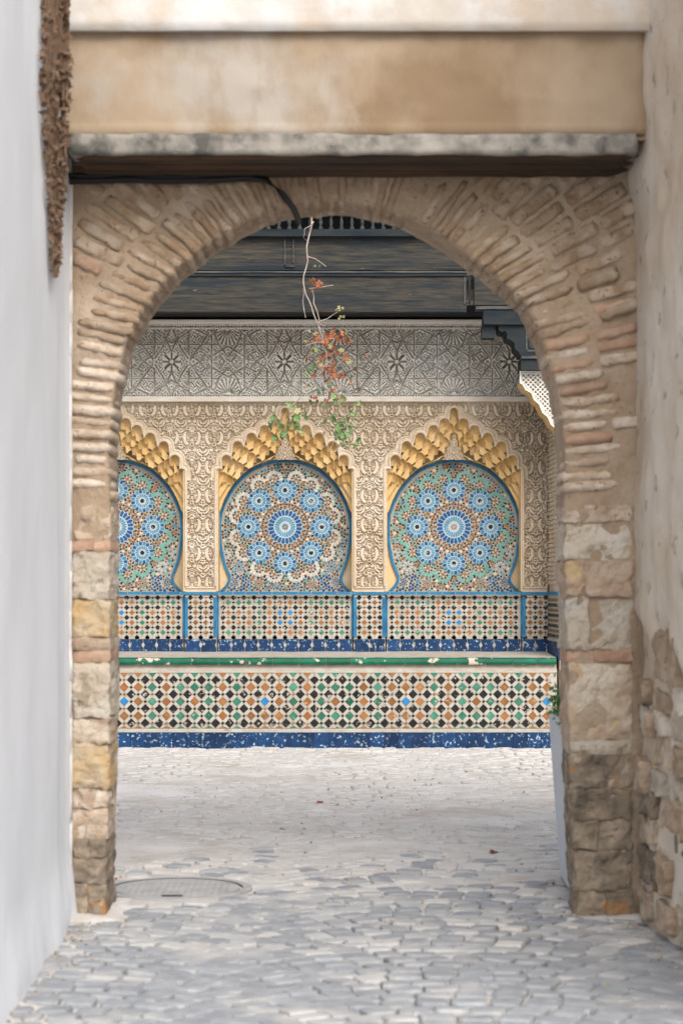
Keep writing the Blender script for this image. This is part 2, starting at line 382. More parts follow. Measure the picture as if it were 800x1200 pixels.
# manhole cover
mh = empty('manhole_cover', (-.82, 10.2, .008), 'round grey metal manhole cover set in pale dusty ground behind the left pier', 'manhole cover')
b = Bag(); n = 48
def disc(b, cx, cy, r0, r1, z0, z1, n=48):
    v = []
    for r, z in ((r0, z1), (r1, z1), (r1, z0)):
        v += [(cx + math.cos(2*math.pi*j/n) * r, cy + math.sin(2*math.pi*j/n) * r, z) for j in range(n)]
    f = [(j, n + j, n + (j+1) % n, (j+1) % n) for j in range(n)] + [(n + j, 2*n + j, 2*n + (j+1) % n, n + (j+1) % n) for j in range(n)]
    if r0 < .01: pass
    b.add(v, f)
disc(b, -.82, 10.2, .001, .315, -.02, .010); b.build('cover_plate', m_iron, mh)
b = Bag(); disc(b, -.82, 10.2, .330, .375, -.03, .011); b.build('frame', m_iron, mh)
b = Bag()
for i in range(-8, 9):
    for j in range(-8, 9):
        x, y = i * .034, j * .034
        if math.hypot(x, y) < .29: b.box(-.82 + x - .011, -.82 + x + .011, 10.2 + y - .011, 10.2 + y + .011, .009, .013)
b.build('tread_studs', m_iron, mh, kind='stuff')
b = Bag(); b.box(-.87, -.77, 9.90, 9.925, .010, .016); b.build('lifting_slot', m_dark, mh)

# ------------------------------------------------------------------ alley walls
def wall_sheet(name, pts_fn, us, zs, mat, parent, kind=None):
    gu, gz = np.meshgrid(us, zs); X, Y = pts_fn(gu, gz)
    V = np.stack([X, Y, gz], -1).reshape(-1, 3); nu, nz = len(us), len(zs)
    i = np.arange(nu * nz).reshape(nz, nu)
    Q = np.stack([i[:-1, :-1], i[1:, :-1], i[1:, 1:], i[:-1, 1:]], -1).reshape(-1, 4)
    return npmesh(name, V, Q, mat, parent, kind, True)
# left, white
lw = empty('whitewashed_wall', (-1.2, 7, 0), 'smooth bluish white rendered wall filling the left edge of the alley', 'wall')
def lw_fn(u, z):
    X = -1.188 - (u - 7.13) * .0140 + (fbm(u * .8, z * .8, 5) - .5) * .016
    X = X + .035 * sst(.35, 0, z) * (fbm(u * 5, z * 5, 8, 3) + .3)
    X = X + (fbm(u * 4, z * 4, 18, 4) - .5) * .008
    X = X - .018 * sst(8.75, 9.0, u) + .012 * sst(9.16, 9.24, u)
    return X, u
wall_sheet('render_coat', lw_fn, np.arange(5.6, 9.30, .04), np.concatenate([[-.1], np.arange(0, 5.4, .05), [5.5]]), m_white, lw)
b = Bag(); b.box(-2.2, -1.24, 5.6, 9.3, -.1, 5.6); b.build('wall_core', m_white, lw)
b = Bag()
for k in range(26):
    z = .05 + k * .16; b.add(*[[(v[0] * .010 + -1.228, v[1] * .015 + 9.258, v[2] * .1 + z) for v in rough_box(1 + .5 * rnd.random(), 1, 1, seed=k, amp=.25, fr=1.5)[0]], rough_box(1, 1, 1, seed=k)[1]][:2])
b.build('plaster_lip', m_whiteedge, lw, smooth=True)

# right, plaster fallen away low down to show rubble
rw = empty('plastered_wall', (1.35, 8.5, 0), 'rough beige plastered wall on the right with rubble stones bared near the ground', 'wall')
def rwx(u): return 1.298 + (9.28 - u) * .0846
def bare(u, z): return sst(.08, -.08, z - (1.22 + (fbm(u * 3, z * 2, 55) - .5) * .5 + (u - 8.6) * .25))
def rw_fn(u, z):
    X = rwx(u) + (fbm(u * 1.6, z * 1.2, 15) - .5) * .05 + (fbm(u * 8, z * 6, 17, 4) - .5) * .030
    X = X + .045 * bare(u, z) + .03 * sst(8.9, 9.25, u) * sst(3.4, 3.1, z)
    return X, u
rws = wall_sheet('plaster_coat', rw_fn, np.arange(6.2, 9.32, .03), np.concatenate([[-.1], np.arange(0, 5.4, .03), [5.5]]), m_plaster, rw)
me = rws.data; me.flip_normals()
b = Bag(); b.box(1.66, 2.6, 6.2, 9.3, -.1, 5.6); b.build('wall_core', m_plaster, rw)
rr = random.Random(12)
z = .02
course = 0
while z < 1.28:
    hh = rr.uniform(.10, .22) if z > .35 else rr.uniform(.14, .2)
    u = 9.27 - rr.uniform(0, .05)
    while u > 7.3:
        ww = rr.uniform(.10, .42)
        um, zm = u - ww / 2, z + hh / 2
        if float(bare(np.array(um), np.array(zm + .02))) > .35:
            if rr.random() < .12: u -= ww; continue
            hk = rr.uniform(.75, 1.12)
            v, f = rough_box(.075, ww / 2 * .98, hh / 2 * hk, n=(3, 9, 9), seed=rr.random() * 50, amp=.026, pw=14, fr=9)
            me = bpy.data.meshes.new('stone'); me.from_pydata(v, [], f); me.materials.append(rr.choice([m_st_pale, m_st_tan, m_st_tan, m_st_tan, m_mortar, m_st_dark] if z < .5 else [m_st_pale, m_st_tan, m_st_tan, m_plaster, m_mortar]))
            link('stone', me, rw, (rwx(um) + .098 + rr.uniform(-.020, .012), um, zm + rr.uniform(-.02, .02)))
        u -= ww
    z += hh; course += 1

# ------------------------------------------------------------------ the gateway
OP = [(133, 1078), (133, 1040), (134, 1000), (135, 930), (137, 880), (138, 820), (138, 760), (138, 700), (138, 640), (138, 590), (138, 545), (140, 505), (144, 465), (151, 430),
      (160, 405), (174, 376), (190, 356), (212, 331), (240, 308), (270, 287), (300, 271), (330, 260), (362, 255), (400, 253), (432, 257), (462, 265),
      (492, 279), (522, 297), (552, 320), (580, 344), (606, 366), (616, 385), (624, 405), (634, 435), (643, 465), (649, 500), (652, 545), (653, 590), (653, 640),
      (654, 700), (656, 760), (657, 820), (659, 880), (661, 930), (663, 980), (666, 1030), (670, 1078)]
cur = [Vector((WX(x, YB), 0, max(WZ(y, YB), 0.0))) for x, y in OP]
cur[0].z = cur[-1].z = -.02
CX, CZ = WX(398, YB), WZ(440, YB)
# resample
def resample(pts, step):
    out = [pts[0].copy()]; acc = 0
    for a, b_ in zip(pts[:-1], pts[1:]):
        L = (b_ - a).length; t = step - acc
        while t <= L: out.append(a.lerp(b_, t / L)); t += step
        acc = (acc + L) % step
    out.append(pts[-1].copy()); return out
fine = resample(cur, .03)
XL, XR, ZT = -1.26, 1.42, 3.95
def outdir(p):
    if p.z < CZ: return Vector((-1 if p.x < CX else 1, 0, 0.0))
    return (p - Vector((CX, 0, CZ))).normalized()
def outer(p):
    d = outdir(p); t = 9
    if d.x < -1e-4: t = min(t, (XL - p.x) / d.x)
    if d.x > 1e-4: t = min(t, (XR - p.x) / d.x)
    if d.z > 1e-4: t = min(t, (ZT - p.z) / d.z)
    return p + d * t
gate = empty('stone_archway', (0, YA, 0), 'weathered brick and stone archway framing the tiled fountain, tan and rough', 'archway')
NR = 26; V = []; Q = []
cols = len(fine)
prof = [('f', i / NR) for i in range(NR, -1, -1)] + [('s', j / 8) for j in range(1, 9)] + [('b', 1.0)]
for p in fine:
    q = outer(p); jag = (mnoise.noise(Vector((p.x * 7, 3, p.z * 7))) * .010 + mnoise.noise(Vector((p.x * 22, 5, p.z * 22))) * .007)
    pin = p - outdir(p) * jag
    for kind, t in prof:
        if kind == 'f':
            w = pin.lerp(q, t); nz = mnoise.noise(Vector((w.x * 5, 0, w.z * 5))) * .008 + mnoise.noise(Vector((w.x * 16, 7, w.z * 16))) * .006 + mnoise.noise(Vector((w.x * 40, 9, w.z * 40))) * .005 + mnoise.noise(Vector((w.x * 9, 2, w.z * 9))) * .007 + .007
            V.append((w.x, YA + nz + (.012 if t < .02 else 0), w.z))
        elif kind == 's':
            w = pin; nn = mnoise.noise(Vector((w.x * 12, t * 5, w.z * 12))) * .008
            w = w - outdir(p) * nn; V.append((w.x, YA + .012 + t * (YB - YA - .012), w.z))
        else: V.append((q.x, YB, q.z))
K = len(prof)
for i in range(cols - 1):
    for j in range(K - 1):
        Q.append((i * K + j, (i+1) * K + j, (i+1) * K + j + 1, i * K + j + 1))
npmesh('mortar_body', np.array(V), np.array(Q), m_mortar, gate, smooth=True)

# bricks: each course fans out from the opening in several rows
def at_opening(zmin, step):
    pts = resample(cur, step); return [p for p in pts if p.z > zmin]
Zspr = WZ(585, YB)
rb = random.Random(31); nbr = 0
course = at_opening(Zspr, .054)
for i, p in enumerate(course):
    d = outdir(p)
    low = p.z < WZ(400, YB)
    if p.z >= CZ:
        tilt = 0
    ang = math.atan2(d.z, d.x)
    if low: ang += (rb.uniform(-.05, .05)) + (-.12 if p.x < 0 else .14) * sst(WZ(600, YB), WZ(440, YB), p.z)
    dd = Vector((math.cos(ang), 0, math.sin(ang)))
    t = -.008 + rb.uniform(-.012, .008); first = True
    rad0 = max((p - Vector((CX, 0, CZ))).length, .8)
    for ring in range(5):
        L = rb.uniform(.20, .29)
        c = p + dd * (t + L / 2)
        if c.x < -1.215 + .02 or c.x > 1.345 or c.z > 3.44: break
        if c.x - L * .3 < -1.26 or c.x + L * .3 > 1.38: L *= .6; c = p + dd * (t + L / 2)
        if ring and rb.random() < .02: t += L + .012; continue        # lost under the mortar
        sc = 1.0 if low else min((rad0 + t) / rad0, 1.5)
        th = .0235 * sc * rb.uniform(.86, 1.10)
        y0 = YA - rb.uniform(.003, .015) + (0.003 if ring else 0) + (.012 if rb.random() < .15 else 0); y1 = YB - .015 if first else YA + .06
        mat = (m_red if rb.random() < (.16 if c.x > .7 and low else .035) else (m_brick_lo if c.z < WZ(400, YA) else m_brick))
        add_rough('brick', mat, gate, (c.x, (y0 + y1) / 2, c.z), (L / 2, (y1 - y0) / 2, th), ang + rb.uniform(-.035, .035),
                  n=(7, 2, 3), seed=i * 7 + ring, amp=.0075, pw=9, fr=22); nbr += 1
        t += L + .012; first = False

# pier stones: (top px, bottom px, material) measured on the front face
def pier(xa, xb, rows, side):
    for k, (ya, yb, mat, split) in enumerate(rows):
        zt, zb = WZ(ya, YA), max(WZ(yb, YA), -.03)
        xl, xr = WX(xa, YA), WX(xb, YA)
        # opening edge follows the curve
        zc = (zt + zb) / 2; e = min(fine, key=lambda q: abs(q.z - zc) + (0 if (q.x < 0) == (side < 0) else 9))
        if side < 0: xr = e.x + .004
        else: xl = e.x - .004
        cuts = [xl] + [xl + (xr - xl) * s for s in split] + [xr]
        for a, c in zip(cuts[:-1], cuts[1:]):
            o_edge = (side < 0 and c == xr) or (side > 0 and a == xl)
            y1 = YB - .01 if o_edge else YA + .15
            y0 = YA + .006 - rb.uniform(0, .022)
            add_rough('stone' if zt - zb > .07 else 'brick', mat, gate, ((a + c) / 2, (y0 + y1) / 2, (zt + zb) / 2),
                      ((c - a) / 2 + .004, (y1 - y0) / 2, (zt - zb) / 2 * 1.0), rb.uniform(-.03, .03), n=(14, 5, 12) if zt - zb > .07 else (8, 4, 3), seed=k * 3.3 + side + a, amp=.016 if zt - zb > .07 else .009, pw=24, fr=12, smooth=False)
pier(85, 137, [(592, 634, m_st_tan, []), (634, 646, m_red, [.55]), (646, 703, m_st_pale, []), (703, 748, m_st_ochre, []), (748, 762, m_st_tan, []), (762, 776, m_red, []),
               (776, 842, m_st_pale, []), (842, 872, m_st_tan, []), (872, 926, m_st_ochre, []), (926, 948, m_brick_lo, [.6]), (948, 966, m_st_tan, []),
               (966, 984, m_brick_lo, [.4]), (984, 1006, m_st_dark, [.5]), (1006, 1036, m_st_dark, []), (1036, 1080, m_st_dark, [.45])], -1)
pier(655, 740, [(592, 612, m_brick_lo, [.5]), (612, 658, m_st_pale, []), (658, 700, m_st_tan, [.3]), (700, 762, m_st_pale, [.35]), (762, 776, m_red, [.4]), (776, 868, m_st_tan, []),
                (868, 884, m_st_pale, []), (884, 925, m_st_dark, [.55]), (925, 962, m_st_dark, []), (962, 998, m_st_dark, [.4]), (998, 1044, m_st_dark, []), (1044, 1080, m_st_dark, [.5])], 1)
b = Bag(); b.box(-4, XL, YA + .02, YB, -.1, 5.4); b.box(XR, 5, YA + .02, YB, -.1, 5.4); b.box(XL, XR, YA + .02, YB, ZT, 5.4)
b.build('side_masonry', m_plaster, gate)

# ------------------------------------------------------------------ beam over the gateway
beam = empty('overhead_beam', (0, 8.95, 3.39), 'brown rendered beam with a stained stone ledge and dark timber underside above the archway', 'beam')
zl0, zl1 = WZ(180, 8.90), WZ(156, 8.90)
ztop = WZ(33, 8.90)
def beam_face(gx, gy):
    h = (fbm(gx * .02, gy * .03, 71) - .5) * .02 + (fbm(gx * .09, gy * .05, 73) - .5) * .006
    h = h + .012 * sst(148, 152, gy) * sst(155, 153, gy) - .03 * sst(752, 760, gx)
    return h
hfield('rendered_face', 76, 766, 30, 157, 8.965, .02, beam_face, m_beam, beam, smooth=True)
b = Bag(); b.box(-1.22, 1.36, 8.985, YA + .02, zl1 - .01, ztop + .02); b.build('beam_core', m_beam, beam)
add_rough('stone_ledge', m_ledge, beam, ((-1.192 + 1.30) / 2, (8.90 + 9.10) / 2, (zl0 + zl1) / 2), ((1.30 + 1.192) / 2, .10, (zl1 - zl0) / 2), 0, n=(70, 3, 4), seed=4, amp=.007, pw=60, fr=9)
zs = zl0 + .006; rb2 = random.Random(5)
for k, (ya, yb, dz) in enumerate(((8.93, 9.035, 0), (9.04, 9.15, -.006), (9.155, 9.27, -.012))):
    v, f = rough_box(1.25, (yb - ya) / 2, .022, n=(30, 2, 2), seed=k, amp=.004, pw=14)
    me = bpy.data.meshes.new('timber_board'); me.from_pydata(v, [], f); me.materials.append(m_timber)
    link('timber_board', me, beam, (.05, (ya + yb) / 2, zs + dz))
# wall above
uw = empty('upper_wall', (0, 8.9, ztop), 'flaking white painted wall above the brown beam at the top', 'wall')
def uw_face(gx, gy): return (fbm(gx * .02, gy * .03, 81) - .5) * .022 + (fbm(gx * .1, gy * .12, 83) - .5) * .008 - .02 * sst(30, 34, gy + (fbm(gx * .02, gy * 0, 4) - .5) * 6)
hfield('whitewash_coat', 78, 768, -360, 34, 8.905, .022, uw_face, m_upper, uw, smooth=True)
b = Bag(); b.box(-1.24, 1.42, 8.93, YA + .02, ztop + .003, 5.5); b.build('wall_core', m_upper, uw)

# cable under the beam
cb = Bag()
pts = [(70, 211), (110, 211), (150, 210), (200, 212), (250, 211), (290, 207), (312, 211), (330, 226), (344, 245), (351, 262)]
cb.tube([P(x, y + math.sin(x) * .8, 9.235) for x, y in pts], [.017] * 6 + [.015, .014, .014, .014], seg=8)
cb.tube([P(x, y - 6 + math.sin(x * .7), 9.22) for x, y in pts[:7]], .010, seg=6)
o = cb.build('cable', m_cable, None, smooth=True); o['label'] = 'thick black cable running under the beam and dropping to the arch crown'; o['category'] = 'cable'

# ------------------------------------------------------------------ fountain alcove
YW = 20.25                     # carved wall plane
YM = 20.52                     # mosaic plane
YF = 19.25                     # bench front plane
CXP, PITCH = 334.0, 197.6      # middle niche, niche spacing in photo pixels on the wall plane
ZBR, ZBF = .880, .850          # bench top rear and front
alc = empty('fountain_wall', (WX(CXP, YW), YW, 0), 'carved stucco alcove wall with white star frieze above tan arabesques and tiled dado', 'wall')

def foldx(x): return np.abs(((x - CXP + PITCH / 2) % PITCH) - PITCH / 2)
# scalloped arch outline (right half, dx from centre, y)
HEADS = [(0, 478.5), (11, 491), (24, 499), (39.5, 508), (55.5, 518), (68.5, 534), (76.5, 550)]
def scallop(heads, r, jamb, ybot, drop=5.0):
    """right-half polyline following round-headed cells"""
    pts = []
    for i, (cx, ty) in enumerate(heads):
        cy = ty + r
        rr_ = r * (1.0 if i else .8)
        for a in ([90, 60, 30, 0] if i == 0 else [180, 150, 120, 90, 60, 30, 0]):
            pts.append((cx + rr_ * math.cos(math.radians(a)), cy - rr_ * math.sin(math.radians(a)) * (1.25 if i == 0 else 1)))
        if i < len(heads) - 1:
            nx_ = heads[i+1][0] - r; x0 = cx + rr_
            ym = max(cy, heads[i+1][1] + r)
            pts.append(((x0 + nx_) / 2, ym + drop * .35))
    pts = [(min(x, jamb), y) for x, y in pts]
    pts.append((jamb, pts[-1][1] + 3)); pts.append((jamb, ybot)); return pts
OUT = scallop(HEADS, 5.2, 79.5, 702)
OUTP = OUT + [(0, 702)]
def outline_dist(dx, y):
    d = np.full(np.shape(dx), 1e9)
    for a, c in zip(OUT[:-1], OUT[1:]): d = np.minimum(d, segdist(dx, y, *a, *c))
    return d

# --- carved arabesque ---
def arabesque(x, y):
    pu, pv = 26.0, 34.0
    c = np.floor((x - 334 - 98.8 + pu / 2) / pu)
    u = np.abs((x - 334 - 98.8 + pu / 2) % pu - pu / 2)
    v = (y + (c % 2) * 0 + 6) % pv
    wx = u + .8 * np.sin(v * .5); wy = v + .8 * np.sin(u * .6)
    fill = np.sin(wx * 1.75 + 1.5 * np.sin(wy * .55)) * np.sin(wy * 1.55 + 1.5 * np.sin(wx * .5))
    h = .35 + .65 * sst(-.22, .12, fill) - .95 * sst(-.25, -.6, fill)
    def ell(cx, cy, rx, ry, ang=0):
        ca, sa = math.cos(ang), math.sin(ang); X = (u - cx) * ca + (v - cy) * sa; Y = -(u - cx) * sa + (v - cy) * ca
        return np.hypot(X / rx, Y / ry)
    def leaf(a, bb, h, top=1.1):
        ina = sst(1.0, .9, a) * sst(.98, 1.08, bb); rim = sst(1.28, 1.16, a) * (1 - sst(1.0, .93, a)) + sst(.82, .9, bb) * sst(1.06, .98, bb) * (a < 1.0)
        h = np.where(rim > .5, -.9, h); return h * (1 - ina) + top * ina
    h = leaf(ell(6.4, 10, 4.4, 8.2, .12), ell(2.9, 8.4, 3.9, 7.2, .1), h)
    h = leaf(ell(8.8, 26, 3.6, 5.4, -.7), ell(11.3, 25.0, 2.9, 4.8, -.7), h)
    h = leaf(ell(2.7, 24.5, 2.2, 3.6, .5), ell(20, 20, 1, 1), h)
    fl = np.hypot(u, (v - 17) % pv); fl2 = np.hypot(u, v - 17)
    h = np.where(fl2 < 2.6, np.where(fl2 < 1.1, -1.0, 1.1), h); h = np.where((fl2 >= 2.6) & (fl2 < 3.5), -1.0, h)
    f3 = np.hypot(u - 13, v - 31); h = np.where(f3 < 2.2, np.where(f3 < 1.0, -1.0, 1.0), h)
    st = np.abs(np.hypot(u - 1.0, (v - 32)) - 5.2); h = np.where(st < .75, 1.0, np.where(st < 1.5, -.7, h))
    return h
def stucco_fn(gx, gy):
    dx = foldx(gx); D = outline_dist(dx, gy)
    D = np.where(D > 40, 40, D)
    h = arabesque(gx, gy); h = np.where(h < 0, h * .024, h * .013)
    h = h * (.85 + .3 * fbm(gx * .3, gy * .3, 9, 3))
    # pilaster flanks and border mouldings
    half = PITCH / 2
    dm = half - dx                                   # distance from pilaster axis
    low = gy > 560
    flank = low & (dm > 15.6)
    h = np.where(flank, .004, h)
    h = np.where(low & (np.abs(dm - 16.3) < .9), .016, h)
    band = (D < 7.5) & ~low
    h = np.where(band, .004, h)
    h = np.where((D > 5.6) & (D < 7.4) & ~low, .014, h)
    h = np.where((D > 7.4) & (D < 8.3) & ~low, -.012, h)
    h = np.where(D < 3.4, .030 * np.sqrt(np.clip(1 - ((D - 1.7) / 1.7) ** 2, 0, 1)) + .004, h)
    h = np.where(gy > 687.5, .004, h); h = np.where((gy > 688.3) & (gy < 690), .018, h)
    h = np.where(gy < 475.5, .006 * np.sign(np.sin(gx * 1.1)) * ((gy > 472) & (gy < 475)), h)
    return h
XA0, XA1 = CXP - 307, CXP + 307
hfield('carved_arabesque_panel', XA0, XA1, 469, 696, YW, .0056, stucco_fn, m_stucco, alc, mask=lambda x, y: ~inside(foldx(x), y, OUTP))

# --- star frieze ---
SEG = [((0, 42), (10.5, 17)), ((10.5, 17), (19, 4)), ((0, 22), (19, 35)), ((19, 35), (26, 40)), ((10, 20), (55, 20)), ((20, 38), (20, 9)), ((47, 29), (47, 0)),
       ((26, 39), (45, 30)), ((44, 34), (30, 14)), ((66, 18), (46, 6)), ((30, 14), (22, 3)), ((46, 6), (33, 12)), ((55, 20), (66, 6)), ((33, 0), (40, 9)),
       ((45, 30), (56, 40)), ((55, 20), (50, 34)), ((20, 9), (33, 0)), ((8, 30), (0, 12)), ((56, 8), (62, 0))]
def frieze_fn(gx, gy):
    x = gx; y = gy
    u = np.abs((x - 201 + 66) % 132 - 66); v = np.abs(y - 423.5)
    f = np.sin(u * 1.65 + .9 * np.sin(v * .7)) * np.sin(v * 1.65 + .9 * np.sin(u * .8))
    h = np.where(f > -.30, .6, -1.1)
    r0 = np.hypot(u, v); a0 = np.arctan2(v, u)
    rs = np.hypot(u - 66, v - 39); a1 = np.arctan2(v - 39, u - 66)
    rays = np.cos(a1 * 24)
    h = np.where(rs < 20, np.where(rs > 3.0, np.where(rays > -.35, .9, -1.0), .8), h)
    r2 = np.hypot(u - 45, v); h = np.where(r2 < 9, np.where(np.abs(np.sin(np.arctan2(v, u - 45) * 4)) < .45, 1.0, np.where(r2 > 2.5, -.9, .9)), h)
    D = np.full(np.shape(u), 1e9)
    for a, c in SEG: D = np.minimum(D, segdist(u, v, *a, *c))
    cord = .35 + .25 * np.sin((u + v) * 3.2)
    h = np.where(D < 2.0, np.where(D < 1.0, np.where(np.sin((u - v) * 2.6) * np.sin((u + v) * 2.6) > .1, -.05, -.8), 1.25), h)
    slot = np.abs(((a0 + math.pi / 8) % (math.pi / 4)) - math.pi / 8) * r0
    h = np.where(r0 < 11.5, np.where((r0 > 2.6) & (slot < 1.15), -2.6, np.maximum(h, .55)), h)
    top = gy < 385.5; bot = gy > 461.5
    bead = np.where(np.hypot((gx % 3.0) - 1.5, (gy % 3.0) - 1.5) < 1.0, -.9, .7)
    h = np.where(top | bot, .9, h)
    h = np.where(((gy > 380.0) & (gy < 383.6)) | ((gy > 462.4) & (gy < 465.4)), bead, h)
    h = np.where(gy < 378.5, 1.6, h)
    return np.where(h < 0, h * .040, h * .013)
hfield('star_frieze', XA0, XA1, 375.5, 467, YW - .008, .0052, frieze_fn, m_frieze, alc)
b = Bag()
x0, x1 = WX(XA0, YW), WX(XA1, YW)
b.box(x0, x1, YW - .075, YW + .02, WZ(471, YW), WZ(466.3, YW)); b.build('cream_string_course', m_trim, alc)
b = Bag(); b.box(x0, x1, YW - .055, YW + .02, WZ(377.5, YW), WZ(375.2, YW)); b.build('frieze_top_moulding', m_frieze, alc)
b = Bag(); b.box(x0 - .3, x1 + .3, YM + .05, YM + .6, -.1, 5.2); b.build('backing_wall', m_ochre_l, alc)

# --- niches ---
MED = [(0, 538.3), (10, 539.2), (20, 541.3), (31, 545.2), (41.5, 550.5), (51, 558.5), (60.5, 569), (67, 579), (72.5, 590), (76.5, 602), (78, 614), (78, 626), (77.2, 638), (75.4, 650), (72.6, 661),
       (68.6, 671), (66.6, 676), (67, 681), (70, 686), (74.5, 690.5), (77.5, 694)]
def cell_mesh():
    """concave round-headed muqarnas cell, 12 px wide, opening forwards and down"""
    w, hgt, dep, th = .052, .104, .042, .008
    nu, nv = 8, 6; v = []
    for k in (0, 1):
        for j in range(nv + 1):
            t = j / nv
            for i in range(nu + 1):
                s = -1 + 2 * i / nu
                head = math.sqrt(max(1 - s * s, 0)) * .45 + .55
                z = -hgt / 2 + hgt * t * head
                y = dep * (math.sqrt(max(1 - s * s, 0)) * math.sqrt(max(1 - (t * .97) ** 2, 0)) * 1.25 + .25 * (1 - t)) - .006
                v.append((s * w, y + k * th, z))
    f = []; n0 = (nu + 1) * (nv + 1)
    g = lambda k, j, i: k * n0 + j * (nu + 1) + i
    for j in range(nv):
        for i in range(nu):
            f.append((g(0, j, i), g(0, j, i+1), g(0, j+1, i+1), g(0, j+1, i))); f.append((g(1, j, i), g(1, j+1, i), g(1, j+1, i+1), g(1, j, i+1)))
    for i in range(nu):
        f.append((g(0, 0, i+1), g(0, 0, i), g(1, 0, i), g(1, 0, i+1))); f.append((g(0, nv, i), g(0, nv, i+1), g(1, nv, i+1), g(1, nv, i)))
    for j in range(nv):
        f.append((g(0, j, 0), g(0, j+1, 0), g(1, j+1, 0), g(1, j, 0))); f.append((g(0, j+1, nu), g(0, j, nu), g(1, j, nu), g(1, j+1, nu)))
    me = bpy.data.meshes.new('muqarnas_cell'); me.from_pydata(v, [], f); me.materials.append(m_ochre); return me
CELL = cell_mesh()
TIERS = [HEADS]
for k in range(1, 6):
    prev = TIERS[-1]; full = [(-a, y) for a, y in prev[::-1] if a > 0] + prev
    mids = [((a[0] + c[0]) / 2, (a[1] + c[1]) / 2 + 11.0) for a, c in zip(full[:-1], full[1:])]
    TIERS.append([m for m in mids if m[0] >= -.01])
NT = len(TIERS); DT = (YM - YW - .03) / (NT)

def med_inside(dx, y, grow=0):
    mm = [(x + grow * (1 if y > 560 else .8), yy - grow * (1 if yy < 600 else 0)) for x, yy in MED] + [(0, 694)]
    return bool(inside(np.array([abs(dx)]), np.array([y]), mm)[0])

def tile_px(bag, cx0, pts, d, th, m, inset=.12):
    """tile polygon given in photo px relative to (cx0,0)"""
    bag.prism([(WX(cx0 + x, d), WZ(y, d)) for x, y in pts], d - th, d, m, inset)

